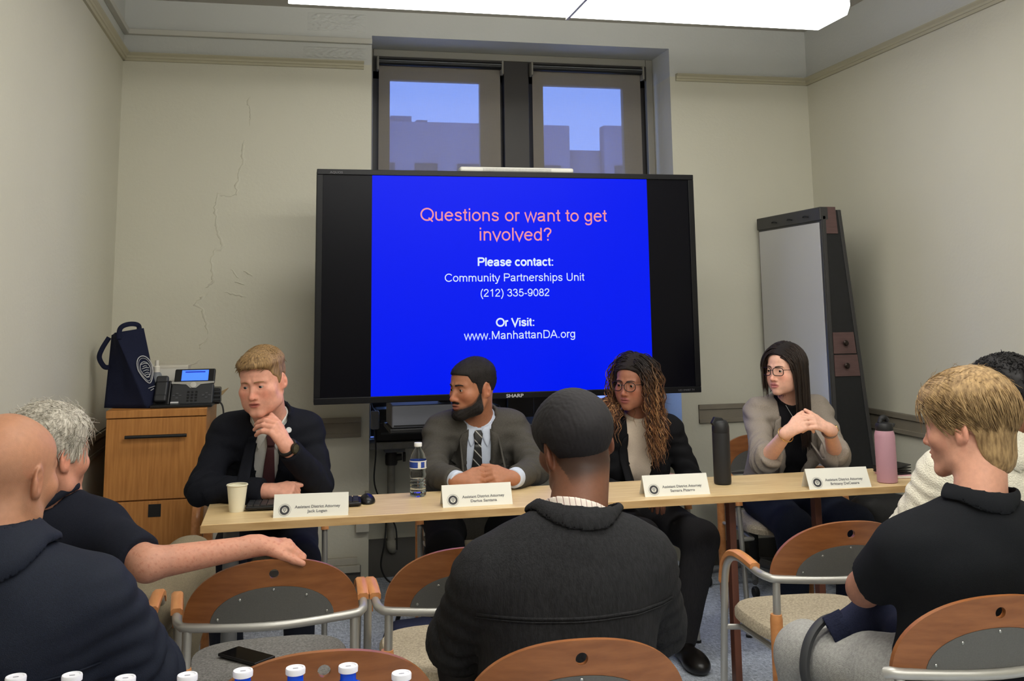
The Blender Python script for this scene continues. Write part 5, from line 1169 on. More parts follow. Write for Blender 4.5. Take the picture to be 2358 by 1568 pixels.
put_chair(1.560, 2.335, -3, 'armless chair under the young man in the black polo', G3, None, False)
put_chair(-.575, 2.31, 2, 'armless chair under the bald man in the navy jacket', G3, None, False)
put_chair(-.10, 4.55, 182, 'armchair under the man in the navy suit', G2)
put_chair(.815, 4.545, 180, 'armchair under the bearded man in the charcoal suit', G2)
put_chair(1.500, 4.535, 180, 'armchair under the woman with curly hair', G2)
put_chair(2.270, 4.530, 177, 'armchair under the woman in the linen blazer', G2)
# ---------------------------------------------------------------- television on its stand
M_bez = mat('black_gloss_bezel', (16,16,19), .35, spec=.25); M_off = mat('dark_screen_glass', (7,7,14), .28, spec=.12)
tv = thing('television', (1.07,4.84,1.015), 'large black flat-screen television showing a blue contact slide', 'television')
X0, X1, H = -.951, .950, 1.095
MB().box(X0, X1, .0, .075, .0, H).box(X0+.3, X1-.3, .075, .11, .15, H-.2).build('casing', M_blackp, tv, bevel=.008)
MB().box(X0, X1, -.012, .002, 0, .030).box(X0, X1, -.012, .002, H-.027, H).box(X0, X0+.030, -.012, .002, .030, H-.027).box(X1-.030, X1, -.012, .002, .030, H-.027).build('bezel', M_bez, tv, bevel=.003)
sg = MB().box(X0+.029, X1-.029, -.004, .001, .029, H-.026).build('screen', M_off, tv)
M_blue = mat('blue_slide', (0,4,40), .35, emit=(0,26,252), estr=.9, spec=.08)
MB().box(.380-1.07, 1.768-1.07, -.0062, -.0042, .0295, H-.0265).build('slide', M_blue, sg)
M_pink = mat('pink_slide_text', (90,50,55), .5, emit=(250,150,160), estr=.78); M_wt = mat('white_slide_text', (80,85,95), .5, emit=(225,240,255), estr=.85)
for b, cx, zb, wd, wt, m in (('Questions or want to get',1.0815,1.866,.931,84,M_pink),('involved?',1.082,1.771,.362,84,M_pink),('Please contact:',1.080,1.648,.378,138,M_wt),('Community Partnerships Unit',1.078,1.573,.692,84,M_wt),
    ('(212) 335-9082',1.075,1.500,.342,84,M_wt),('Or Visit:',1.075,1.357,.187,138,M_wt),('www.ManhattanDA.org',1.099,1.297,.548,84,M_wt)):
    lettering(b, wd, cx-1.07, zb-1.015, wt, m, sg, -.0068)
M_logo = mat('silver_lettering', (190,190,195), .3)
text('SHARP', .022, M_logo, tv, (-.005,-.0128,.006), (PI/2,0,0), 'brand_lettering', width=.085, bold=.0006)
text('AQUOS', .014, mat('dim_lettering',(96,96,100),.4), tv, (-.86,-.0128,H-.020), (PI/2,0,0), 'brand_lettering', width=.06)
text('LED SMART TV', .012, MATS['dim_lettering'], tv, (.87,-.0128,.010), (PI/2,0,0), 'brand_lettering', width=.085)
st = thing('television_stand', (1.07,5.0,0), 'black wheeled stand carrying the television behind the panel', 'stand')
for s in (-1,1):
    MB().box(s*.32-.03, s*.32+.03, -.03, .03, .07, 1.62).build('post', M_blackp, st, bevel=.006); MB().box(s*.42-.03, s*.42+.03, -.34, .34, .05, .09).build('base_beam', M_blackp, st, bevel=.006)
    for q in (-.3,.3): MB().lathe([(.03,-.012),(.033,0),(.03,.012)], (s*.42,q,.033), 16, axis='x').build('caster', M_black, st, smooth='auto')
MB().box(-.45,.45,-.03,.03,.06,.10).box(-.35,.35,-.045,-.03,1.2,1.26).box(-.35,.35,-.045,-.03,1.5,1.56).build('crossbar', M_blackp, st)
MB().box(-.60,.60,-.16,.16,.872,.892).build('shelf', M_blackp, st, bevel=.004)
u = thing('control_unit', (.69,5.0,.893), 'grey flat equipment box on the shelf under the television', 'equipment')
MB().box(-.21,.21,-.14,.14,0,.105).build('case', mat('blue_grey_plastic',(96,98,106),.5), u, bevel=.008); MB().box(-.2,.2,-.1415,-.139,.008,.014).build('front_slot', M_blackp, u)
b = thing('camera_bar', (1.10,4.885,2.1105), 'slim white conference camera bar on top of the television', 'camera bar')
MB().box(-.29,.29,-.035,.035,0,.026).build('housing', mat('white_plastic',(206,204,196),.45), b, bevel=.010, seg=3)
mg = MB()
for k in range(48):
    for j in range(3): mg.box(-.175+k*.0073, -.1722+k*.0073, -.0362, -.034, .006+j*.005, .0085+j*.005)
tag(mg.build('speaker_grille', mat('grey_grille',(96,94,90),.6), b), kind='stuff')
# ---------------------------------------------------------------- things under the window
e = thing('equipment_case', (.80,5.70,.735), 'black equipment case on the window sill behind the television', 'equipment'); MB().box(-.33,.36,-.07,.07,0,.175).build('case', M_blackp, e, bevel=.01); MB().box(-.30,.33,-.075,-.069,.10,.115).box(-.30,.33,-.075,-.069,.04,.05).build('vent_slot', mat('dark_grey_plastic',(52,53,56),.5), e)
j = thing('junction_box', (.578,5.745,.67), 'grey electrical box with elbow pipe on the wall under the window', 'electrical box')
M_gbox = mat('grey_metal_box',(110,112,114),.45,metal=.3); MB().box(-.055,.055,-.055,.055,0,.095).build('box', M_gbox, j, bevel=.006); MB().box(-.058,.058,-.06,-.054,.004,.091).build('cover_plate', mat('mid_grey_metal',(98,100,102),.4,metal=.4), j, bevel=.003)
MB().tube([(-.012,0,-.47),(-.012,0,-.07)], .021, 14).build('riser_pipe', mat('painted_pipe',(150,146,134),.5,var=.1), j, smooth='auto')
MB().lathe([(.030,0),(.034,.01),(.034,.05),(.028,.07)], (-.012,0,-.072), 16).build('valve_body', mat('dark_bronze_valve',(54,50,46),.5), j, smooth='auto'); MB().tube([(-.012,0,-.035),(.045,-.01,-.03)], .018, 12).build('valve_branch', MATS['dark_bronze_valve'], j, smooth='auto'); MB().lathe([(.026,0),(.026,.012)], (.052,-.01,-.03), 14, axis='x').build('valve_wheel', MATS['dark_bronze_valve'], j)
MB().tube(arcpts([(-.012,0,-.47),(-.01,0,-.50),(.0,.03,-.52),(.0,.06,-.52)],4), .026, 14).build('pipe_elbow', MATS['painted_pipe'], j, smooth='auto')
pa = thing('power_adapter', (.455,5.50,.82), 'small grey power adapter hanging beside the window with its cable', 'adapter')
MB().box(-.022,.022,-.018,.018,0,.095).build('brick', mat('grey_adapter',(104,106,110),.5), pa, bevel=.008); MB().tube(arcpts([(0,0,0),(.005,-.005,-.12),(.0,.0,-.28),(.06,.01,-.42),(.11,.0,-.50),(.12,.02,-.62)],8), .004, 8).build('cable', M_black, pa)
MB().tube(arcpts([(0,0,.09),(-.02,.0,.13),(-.01,.02,.19)],6), .004, 8).build('cable', M_black, pa)
tag(MB().tube(arcpts([(.50,5.70,.40),(.53,5.66,.34),(.52,5.62,.22),(.50,5.6,.10),(.55,5.55,.03),(.66,5.60,.05),(.74,5.68,.14),(.76,5.74,.30)],10), .0045, 8).build('extension_lead', M_black), 'black cord looping along the baseboard under the window', 'cord')
tag(MB().box(.41,.428,5.50,5.556,.42,.50).box(.36,.43,5.505,5.55,.30,.42).build('wall_raceway', M_white_trim, bevel=.003), 'off-white wall box on the pier left of the window', 'raceway')
# ---------------------------------------------------------------- file cabinet with tote bag and desk phone
c = thing('file_cabinet', (-.565,4.85,0), 'oak veneer file cabinet in the left corner with a black bar handle', 'cabinet')
w2 = .212
MB().box(-w2,w2,.004,.66,.03,.985).build('body', M_oak, c, bevel=.002); MB().box(-w2-.002,w2+.002,-.014,.66,.985,1.018).build('top', M_oak, c, bevel=.003)
dr = MB().box(-w2+.001,w2-.001,-.012,.004,.632,.981).build('drawer', M_oak, c, bevel=.002)
MB().tube([(-.128,-.040,.905),(.132,-.040,.905)], .0075, 12).build('handle', M_blackp, dr, smooth='auto')
for s in (-.10,.104): MB().tube([(s,-.040,.905),(s,-.012,.905)], .005, 8).build('handle_post', M_blackp, dr)
dl = MB().box(-w2+.001,w2-.001,-.012,.004,.05,.626).build('door', M_oak, c, bevel=.002); MB().box(-.022,.031,-.0135,-.011,.558,.612).build('pull_recess', M_black, dl); MB().box(-w2+.01,w2-.01,.02,.64,0,.03).build('plinth', M_blackp, c)
# tote bag
bg_ = thing('tote_bag', (-.70,4.99,1.0185), 'dark navy cloth tote bag with a white printed seal on the cabinet', 'bag'); M_tote = fabric('navy_nonwoven_cloth',(26,30,52),.12,.5,500,rough=.8); O = Vector((-.70,4.99,1.0185))
top = [Vector(p)-O for p in ((-.800,5.03,1.345),(-.772,4.935,1.357),(-.655,4.995,1.375),(-.695,5.07,1.355))]; bot = [Vector(p)-O for p in ((-.812,4.985,1.0195),(-.612,4.895,1.0195),(-.570,4.985,1.0195),(-.735,5.10,1.0195))]
def side(a0, b0, a1, b1, n, amp, seed, name):
    vs = []; fs = []; N_ = (b0-a0).cross(a1-a0).normalized()
    for jj in range(n+1):
        for i in range(n+1):
            u_, v_ = i/n, jj/n; p = (a0*(1-u_)+b0*u_)*(1-v_)+(a1*(1-u_)+b1*u_)*v_; e = math.sin(PI*u_)*min(1,math.sin(PI*v_)*2+(.5 if v_ > .5 else 0)); k = wave(np.array([[p.x*1.0,p.y,p.z]],F32),26,seed)[0]; vs.append(p+N_*amp*e*k)
            if i and jj: o = jj*(n+1)+i; fs.append((o-n-2,o-n-1,o,o-1))
    ob = MB().add(vs, fs).build(name, M_tote, bg_, smooth=True, fix=False); sm = ob.modifiers.new('s','SOLIDIFY'); sm.thickness = .002; return ob
gus = side(bot[0],bot[1],top[0],top[1],16,.010,3,'gusset'); fp = side(bot[1],bot[2],top[1],top[2],16,.003,5,'front_panel'); side(bot[2],bot[3],top[2],top[3],10,.006,7,'gusset'); side(bot[3],bot[0],top[3],top[0],10,.004,9,'back_panel')
MB().add(bot,[(3,2,1,0)]).build('bag_base', M_tote, bg_)
def strap(pts, wdt=.011):
    P = arcpts(pts,8); vs = []; fs = []
    for i,p in enumerate(P):
        tn = (P[min(i+1,len(P)-1)]-P[max(i-1,0)]).normalized(); sd = tn.cross(Vector((.3,-.9,.3))).normalized()*wdt; vs += [p-sd, p+sd]
        if i: fs.append((2*i-2,2*i-1,2*i+1,2*i))
    ob = MB().add(vs,fs).build('handle', M_tote, bg_, smooth=True, fix=False); sm = ob.modifiers.new('s','SOLIDIFY'); sm.thickness = .003
strap([top[1]+Vector((.02,-.004,-.03)), top[1]+Vector((.025,-.006,.02)), top[1]+Vector((.06,.01,.038)), top[2]+Vector((-.022,-.008,.012)), top[2]+Vector((-.02,-.006,-.03))])
strap([top[0]+Vector((-.005,-.03,-.01)), top[0]+Vector((-.03,-.05,-.06)), top[0]+Vector((-.04,-.05,-.10)), top[0]+Vector((-.02,-.04,-.14)), top[0]+Vector((.002,-.03,-.145))])
# printed seal: shield outline and rings lying on the front panel
M_print = mat('white_print',(190,190,192),.7); fo = (bot[2]-bot[1]).cross(top[1]-bot[1]).normalized(); fo = fo if fo.y < 0 else -fo
def onpanel(u_, v_): a = bot[1]*(1-u_)+bot[2]*u_; b_ = top[1]*(1-u_)+top[2]*u_; return a*(1-v_)+b_*v_+fo*.006
def shape(u0, v0, su_, sv, n=28, sh=0):
    P = []
    for i in range(n+1):
        a = 2*PI*i/n; r_ = 1-(.14*max(0,-math.sin(a))**3 if sh else 0); P.append(onpanel(u0+su_*math.cos(a)*r_*(1-.25*max(0,-math.sin(a))*sh), v0+sv*math.sin(a)))
    return P
for su_, sv, tr in ((.36,.175,.0022),(.30,.148,.0010),(.24,.10,.0016)): MB().tube(shape(.62,.475,su_,sv,32,1), tr, 5, caps=False).build('printed_seal', M_print, fp)
for k,(v0,wd) in enumerate(((.545,.15),(.515,.10),(.49,.17),(.46,.15),(.43,.12),(.405,.16),(.375,.08))): MB().tube([onpanel(.62-wd,v0),onpanel(.62+wd*.2,v0+.01),onpanel(.62+wd,v0)], .0016, 5).build('printed_seal', M_print, fp)
for v0,wd in ((.245,.20),(.215,.10)): MB().tube([onpanel(.66-wd,v0-.008),onpanel(.66+wd,v0+.008)], .0018, 5).build('printed_text', M_print, fp)
# desk phone
ph = thing('desk_phone', (-.455,4.93,1.0185), 'black desk phone with a lit blue display and handset on the cabinet', 'telephone', rotz=-.04); M_ph = mat('charcoal_plastic',(44,45,48),.45); M_ph2 = mat('black_satin_plastic',(18,18,20),.35)
MB().box(-.145,.125,-.055,.10,0,.014).build('foot', M_ph2, ph, bevel=.004)
T = Matrix.Translation((0,.0,.012))@Matrix.Rotation(math.radians(58),4,'X')
def pp(mb, name, m, parent=ph, **k): mb.v = [tuple(T@Vector(v)) for v in mb.v]; return mb.build(name, m, parent, **k)
body_ = pp(MB().box(-.07,.12,0,.105,-.03,.0), 'body', M_ph, bevel=.008); pp(MB().box(-.145,-.07,0,.125,-.03,-.004), 'cradle', M_ph2, bevel=.008)
T2 = T
pp(MB().box(-.137,-.082,.005,.135,.0,.022).box(-.137,-.082,.005,.04,-.002,.028).box(-.137,-.082,.10,.135,-.002,.028), 'handset', M_ph, bevel=.010, seg=3)
sb = pp(MB().box(-.062,.120,.112,.185,-.030,-.008), 'display_housing', M_ph2, bevel=.006); pp(MB().box(-.030,.090,.122,.176,-.008,-.0068), 'display', mat('lit_blue_display',(70,120,240),.3,emit=(70,125,255),estr=.8), sb); pp(MB().box(-.015,.075,.163,.169,-.0068,-.0062), 'display_text_line', mat('display_dark_blue',(20,40,150),.4,emit=(20,50,190),estr=.5), sb)
pp(MB().prism([(-.07,.112),(.12,.112),(.12,.104),(.06,.098),(.04,.080),(.015,.080),(-.005,.098),(-.07,.104)], -.004, .0015, 'z'), 'silver_trim', mat('silver_plastic',(160,158,152),.35), body_)
pp(MB().lathe([(.014,0),(.014,.004),(.010,.0055)], (.0275,.094,.0), 20), 'navigation_button', mat('silver_button',(186,184,178),.35), body_, smooth='auto')
for i in range(3):
    for jj in range(4): pp(MB().box(.004+i*.0175,.0145+i*.0175,.012+jj*.0145,.0205+jj*.0145,.0,.0022), 'key', M_ph2, body_)
for cx in (-.040,.090):
    for dx,dy in ((0,.052),(-.014,.042),(.014,.042),(0,.030)): pp(MB().box(cx+dx-.005,cx+dx+.005,dy-.0035,dy+.0035,0,.0022), 'key', mat('grey_key',(74,74,78),.4), body_)
pp(MB().box(-.066,-.030,.004,.012,0,.0012), 'label_strip', M_print, body_)
tag(MB().tube(arcpts([(-.345,4.95,1.035),(-.30,4.94,1.03),(-.285,4.93,.99),(-.29,4.93,.94)],6), .004, 8).build('phone_cord', M_black), 'black cord running off the right side of the cabinet top', 'cord')
bxs = thing('card_holder', (-.335,5.05,1.0185), 'small black ribbed box beside the desk phone', 'box'); MB().box(-.05,.03,-.05,.05,0,.075).build('case', M_ph2, bxs, bevel=.008)
for k in range(3): MB().box(-.045,.031,-.0525,-.048,.018+k*.018,.026+k*.018).build('rib', M_ph, bxs)
fo_ = thing('manila_folder', (-.375,5.20,1.0185), 'tan folder corner sticking up behind the desk phone', 'folder'); MB().add([(-.02,-.05,.002),(.07,-.05,.03),(.09,.1,.05),(0,.1,.002),(-.02,-.05,.005),(.07,-.05,.033),(.09,.1,.053),(0,.1,.005)],[(0,3,2,1),(4,5,6,7),(0,1,5,4),(1,2,6,5),(2,3,7,6),(3,0,4,7)]).build('cover', mat('tan_card',(176,148,108),.8), fo_)
wbx = thing('paper_carton', (-.555,5.20,1.0185), 'white cardboard carton behind the desk phone', 'box'); MB().box(-.10,.09,-.06,.08,0,.175).build('carton', mat('white_card',(214,210,200),.7), wbx, bevel=.006); MB().box(-.101,.091,-.061,.081,.16,.176).build('lid', mat('white_card2',(206,200,186),.7), wbx, bevel=.004)
sp = thing('pump_bottle', (-.60,5.07,1.0185), 'small grey-white pump bottle between the tote bag and the phone', 'bottle'); MB().lathe([(.03,0),(.032,.01),(.032,.12),(.02,.145),(.014,.15)],(0,0,0),20).build('bottle_body', mat('grey_clear_plastic',(120,124,130),.3), sp, smooth='auto'); MB().lathe([(.015,.15),(.015,.175),(.009,.18),(.009,.205)],(0,0,0),16).build('pump_cap', mat('white_cap',(222,216,204),.5), sp, smooth='auto')
# ---------------------------------------------------------------- easel
E_ = thing('whiteboard_easel', (2.84,5.1,0), 'black A-frame easel with a whiteboard face and small drawers in the right corner', 'easel'); M_eb = mat('black_easel_panel',(16,17,20),.5,var=.2,vscale=40); M_mah = mat('mahogany_panel',(84,62,60),.5,var=.12,vscale=12,stretch=(1,1,6)); M_ef = mat('charcoal_easel_frame',(48,47,47),.45)
ex, y0, y1 = -.13, -.325, .40
MB().box(ex-.012, ex+.010, y0, y1, .30, 1.90).build('board', M_ef, E_, bevel=.003); MB().box(ex-.0145, ex-.011, y0+.020, y1-.012, .42, 1.865).build('whiteboard', mat('whiteboard_gloss',(188,187,184),.22,spec=.5), E_)
MB().box(ex-.02, ex+.03, y0-.004, y1+.004, 1.875, 1.945).build('clamp_bar', M_ef, E_, bevel=.006)
for yy in (-.18,0,.18): MB().tube(arcpts([(ex-.021,yy-.03,1.90),(ex-.030,yy,1.908),(ex-.021,yy+.03,1.905)],4), .003, 6).build('clip_slot', M_black, E_)
prof = [(ex+.010,.0),(ex+.275,.0),(ex+.095,1.93),(ex+.020,1.93),(ex+.010,1.80)]
MB().prism(prof, y0+.004, y0+.022, 'y').build('side_panel', M_eb, E_, bevel=.002); MB().prism(prof, y1-.022, y1-.004, 'y').build('side_panel', M_eb, E_, bevel=.002)
MB().prism([(ex+.255,.0),(ex+.277,.0),(ex+.105,1.93),(ex+.085,1.93)], y0, y0+.03, 'y').build('rear_rail', M_ef, E_, bevel=.003); MB().prism([(ex+.265,.0),(ex+.277,.0),(ex+.105,1.93),(ex+.093,1.93)], y0+.03, y1, 'y').build('rear_panel', M_eb, E_)
MB().box(ex-.006,ex+.014,y0-.004,y0+.012,0,1.90).build('front_rail', M_ef, E_, bevel=.003)
MB().prism([(ex+.012,1.805),(ex+.080,1.805),(ex+.072,1.945),(ex+.016,1.945)], y0-.003, y0+.03, 'y').build('top_block', M_mah, E_, bevel=.002)
for z0,z1,wd in ((1.190,1.298,.128),(1.076,1.184,.142)):
    dd = MB().prism([(ex+.016,z0),(ex+.016+wd,z0),(ex+.016+wd-.010,z1),(ex+.016,z1)], y0-.004, y0+.02, 'y').build('drawer', M_mah, E_, bevel=.002)
    MB().lathe([(.006,.0),(.005,-.010),(.013,-.014),(.015,-.022),(.009,-.028)], (ex+.075,y0-.003,(z0+z1)/2), 16, axis='y').build('knob', mat('dark_bronze_knob',(44,34,30),.3,metal=.6), dd, smooth='auto')
MB().box(ex-.06,ex+.0,y0+.02,y1-.02,.36,.385).build('pen_tray', M_ef, E_, bevel=.003)
# ================================================================== SMALL THINGS
ZT = .7405
M_card = mat('white_card_stock',(224,222,212),.7); M_ink = mat('grey_print_ink',(112,112,112),.7); M_ink2 = mat('dark_print_ink',(52,52,56),.7)
def name_card(x, y, rz, line2, lab):
    t = thing('name_card', (x,y,ZT), lab, 'name card', 'folded name cards on the table', rotz=math.radians(rz))
    W, Hh, D = .128, .072, .036
    for s, nm in ((1,'front_face'),(-1,'back_face')):
        MB().add([(-W,-s*D,0),(W,-s*D,0),(W,0,Hh),(-W,0,Hh),(-W,-s*(D-.0012),0),(W,-s*(D-.0012),0),(W,0,Hh-.0016),(-W,0,Hh-.0016)],[(0,1,2,3),(7,6,5,4),(0,4,5,1),(1,5,6,2),(2,6,7,3),(3,7,4,0)]).build(nm, M_card, t)
    al = math.atan2(Hh, D); rot = (al,0,0)
    def on(u, v): return (u, -D+v*math.cos(al)-.0006*math.sin(al), v*math.sin(al)+.0006*math.cos(al))
    L = math.hypot(Hh,D)
    text('Assistant District Attorney', .0135, M_ink, t, on(.022,.030), rot, width=.156, bold=.00035, extr=.00012)
    text(line2, .0135, M_ink, t, on(.022,.0145), rot, width=.0072*len(line2)-.004, bold=.00035, extr=.00012)
    c = on(-.090,.0255); B = Matrix.Rotation(al,3,'X')
    def disc(r0, r1, m, nm, off=0):
        mb = MB(); n = 28; vs = []; fs = []
        for k in range(n): a = 2*PI*k/n; vs += [tuple(Vector(c)+B@Vector((r*math.cos(a), r*math.sin(a)*.98, off))) for r in (r0,r1)]
        for k in range(n): a = 2*k; b_ = 2*((k+1)%n); fs.append((a,a+1,b_+1,b_))
        mb.add(vs, fs).build(nm, m, t)
    disc(.0205,.0215,M_ink,'seal_ring'); disc(.0095,.0165,M_ink2,'seal_band',.00005); disc(.0172,.0178,M_ink,'seal_ring')
    sh = [(-.0062,.006),(.0,.0072),(.0062,.006),(.0056,-.002),(.0,-.0075),(-.0056,-.002)]
    MB().add([tuple(Vector(c)+B@Vector((a,b_,.0001))) for a,b_ in sh],[tuple(reversed(range(6)))]).build('seal_shield', M_ink, t, fix=False)
    for k in range(3): MB().add([tuple(Vector(c)+B@Vector((a,.003-k*.003+b_,.0002))) for a,b_ in ((-.004,0),(.004,0),(.004,.0012),(-.004,.0012))],[(0,1,2,3)]).build('seal_line', M_card, t, fix=False)
name_card(.090,3.735,-5,'Jack Logan','white folded name card in front of the man in the navy suit')
name_card(.680,3.757,0,'Darius Santana','white folded name card in front of the bearded man')
name_card(1.441,3.742,-2,'Samara Pizarro','white folded name card in front of the woman with curly hair')
name_card(2.093,3.703,-3,'Brittany DeCesare','white folded name card in front of the woman in the linen blazer')
c = thing('paper_cup', (-.169,3.868,ZT), 'white paper cup standing by the keyboard', 'cup'); M_pc = mat('paper_cup_white',(232,226,202),.6)
MB().lathe([(.0255,.0),(.0262,.004),(.0355,.090),(.0340,.090),(.0255,.006),(.001,.006)],(0,0,0),32,caps=True).build('cup_wall', M_pc, c, smooth='auto'); MB().lathe([(.0352,.0885),(.0375,.0895),(.0380,.092),(.0368,.094),(.0345,.0925)],(0,0,0),32,caps=False).build('rim', M_pc, c, smooth=True)
k = thing('keyboard', (.068,3.895,ZT), 'black computer keyboard partly hidden behind a name card', 'keyboard', rotz=-.06); MB().box(-.205,.205,-.06,.06,.004,.017).build('base', M_ph2, k, bevel=.005)
for r_ in range(5):
    for q in range(17): MB().box(-.198+q*.0233,-.178+q*.0233,.030-r_*.0215,.048-r_*.0215,.017,.0215).build('key', M_ph, k)
for s in (-.18,.18): MB().box(s-.015,s+.015,-.05,.05,0,.004).build('foot', M_black, k)
m = thing('computer_mouse', (.296,3.905,ZT), 'small black wireless mouse right of the keyboard', 'mouse'); mv,mq = surf(lambda P: np.maximum(ell(P,(0,0,.002),(.030,.052,.029)), .001-P[:,2]), (-.04,-.06,-.01), (.04,.06,.05), .0025); npmesh('shell', mv, mq, M_ph2, m, (0,0,0)); MB().lathe([(.004,-.003),(.006,0),(.004,.003)],(0,-.026,.0265),12,axis='x').build('scroll_wheel', M_ph, m)
w_ = thing('water_bottle', (.494,3.975,ZT), 'clear plastic water bottle with a blue and white label and white cap', 'bottle')
prof = [(.002,.004),(.024,.0),(.0305,.006)]+[(.0305+.0016*math.sin(z*520),z) for z in np.arange(.012,.078,.004)]+[(.031,.082),(.0285,.092),(.0305,.100),(.0315,.105),(.0315,.130),(.030,.140),(.026,.152),(.019,.166),(.0135,.175),(.0128,.186)]
M_pet = mat('clear_pet',(240,246,250),.04,trans=1,ior=1.12); M_wat = mat('water',(236,244,248),.0,trans=1,ior=1.33)
MB().lathe(prof,(0,0,0),32,caps=False).build('bottle_shell', M_pet, w_, smooth=True); MB().lathe([(.002,.005)]+[(max(.001,r_-.0012),z) for r_,z in prof if .005 < z < .066]+[(.0285,.067),(.001,.067)],(0,0,0),32).build('water', M_wat, w_, smooth='auto')
lb = MB().lathe([(.0322,.104),(.0325,.106),(.0325,.131),(.0322,.133)],(0,0,0),32,caps=False).build('label', mat('blue_label',(36,66,150),.5), w_, smooth=True); MB().lathe([(.0327,.104),(.0327,.1075)],(0,0,0),32,caps=False).build('label_edge', M_card, lb, smooth=True); MB().lathe([(.0327,.1295),(.0327,.133)],(0,0,0),32,caps=False).build('label_edge', M_card, lb, smooth=True)
for a0 in (-1.72,-.85): MB().add([(.0329*math.cos(a0+.12*i),.0329*math.sin(a0+.12*i),z) for z in (.108,.129) for i in range(4)],[(0,1,5,4),(1,2,6,5),(2,3,7,6)]).build('label_panel', M_card, lb, fix=False)
MB().lathe([(.0148,.184),(.0150,.186),(.0150,.197),(.0140,.1985),(.001,.1985)],(0,0,0),24).build('cap', mat('white_cap_plastic',(228,228,226),.4), w_, smooth='auto')
f_ = thing('black_flask', (1.700,3.885,ZT), 'tall matte black insulated flask with a flip lid', 'flask'); M_mb = mat('matte_black_powder',(30,30,32),.55,bump=.08,bscale=900)
MB().lathe([(.030,0),(.0335,.004),(.0345,.012),(.0345,.195),(.034,.200)],(0,0,0),36).build('flask_body', M_mb, f_, smooth='auto'); MB().lathe([(.034,.200),(.0345,.203),(.0345,.222),(.031,.238),(.024,.247),(.010,.250),(.001,.250)],(0,0,0),36).build('lid', mat('black_lid_plastic',(24,24,26),.5), f_, smooth='auto')
MB().add([(-.030,-.012,.225),(-.040,-.010,.238),(-.026,-.010,.262),(.004,-.012,.258),(.012,-.012,.248),(-.030,.012,.225),(-.040,.010,.238),(-.026,.010,.262),(.004,.012,.258),(.012,.012,.248)],[(0,1,2,3,4),(9,8,7,6,5),(0,5,6,1),(1,6,7,2),(2,7,8,3),(3,8,9,4),(4,9,5,0)]).build('flip_handle', MATS['black_lid_plastic'], f_, bevel=.003)
f_ = thing('pink_flask', (2.335,3.735,ZT), 'dusty pink insulated bottle with a black spout lid', 'flask'); M_pk = mat('dusty_pink_powder',(182,138,150),.5,bump=.08,bscale=900)
MB().lathe([(.034,0),(.0385,.003),(.0395,.010),(.0395,.180),(.037,.192),(.0335,.202)],(0,0,0),40).build('flask_body', M_pk, f_, smooth='auto'); MB().lathe([(.0335,.200),(.0345,.203),(.0345,.222),(.030,.230),(.017,.234),(.001,.235)],(0,0,0),36).build('lid', MATS['black_lid_plastic'], f_, smooth='auto')
MB().tube(arcpts([(-.018,0,.230),(-.010,0,.246),(.006,0,.250),(.016,0,.236)],6), [.010]*6+[.012]*6+[.010]*7, 12).build('spout', MATS['black_lid_plastic'], f_, smooth='auto'); MB().tube(arcpts([(.030,.0,.215),(.045,0,.225),(.034,0,.208)],5), .005, 8).build('carry_loop', MATS['black_lid_plastic'], f_, smooth='auto')
n_ = thing('notebook', (2.445,3.86,ZT), 'pink notebook at the table end behind the pink bottle', 'notebook', rotz=-.1); MB().box(-.05,.05,-.07,.07,0,.012).build('cover', mat('pink_cover',(206,160,164),.6), n_, bevel=.002); MB().box(-.049,.0512,-.0715,.069,.002,.010).build('pages', M_card, n_)
n_ = thing('wallet', (2.44,3.865,ZT+.0122), 'black folded wallet lying on the pink notebook', 'wallet', rotz=.12); MB().box(-.047,.047,-.06,.06,0,.008).build('lower_flap', M_ph2, n_, bevel=.003)
for i,a in enumerate((.05,.12,.2)): MB().add([(-.047,-.06,.009+.007*i),(.047,-.06,.012+.009*i+a*.03),(.047,.06,.012+.009*i+a*.03),(-.047,.06,.009+.007*i),(-.047,-.06,.012+.007*i),(.047,-.06,.015+.009*i+a*.03),(.047,.06,.015+.009*i+a*.03),(-.047,.06,.012+.007*i)],[(0,3,2,1),(4,5,6,7),(0,1,5,4),(1,2,6,5),(2,3,7,6),(3,0,4,7)]).build('flap', M_ph2, n_)
# smartphone on the grey seat
s_ = thing('smartphone', (-.10,3.125,.4755), 'black smartphone lying on the empty grey seat', 'phone', rotz=.75); MB().box(-.038,.038,-.078,.078,0,.009).build('body', M_ph2, s_, bevel=.003); MB().box(-.035,.035,-.074,.074,.0088,.0094).build('screen', mat('phone_glass',(10,10,12),.08), s_)
# blue glass bottles on a side table near the camera
M_cob = mat('cobalt_glass',(18,84,235),.08,trans=.35,ior=1.4); M_wcap = mat('white_bottle_cap',(222,222,232),.45)
bt = thing('side_table', (-.11,1.69,0), 'low table under the row of blue bottles, below the frame', 'table'); MB().box(-.42,.42,-.20,.20,.649,.6775).build('table_top', M_maple, bt, bevel=.003)
for sx in (-.38,.38):
    for sy in (-.16,.16): MB().tube([(sx,sy,0),(sx,sy,.649)], .016, 12).build('leg', M_greyleg, bt, smooth='auto')
bprof = [(.001,.004),(.030,.0),(.0365,.006),(.0365,.150),(.0362,.165),(.0340,.180),(.0285,.191),(.0205,.1975),(.0140,.2005),(.0122,.2035),(.0122,.216)]
P0 = None; pos = [(-.397,1.762),(-.314,1.748),(-.232,1.715),(-.141,1.703),(-.059,1.701),(.020,1.692),(.100,1.681),(.177,1.628)]
nm = ['first from the left','second from the left','third from the left','fourth from the left','fifth from the left','sixth from the left','seventh from the left','eighth from the left']
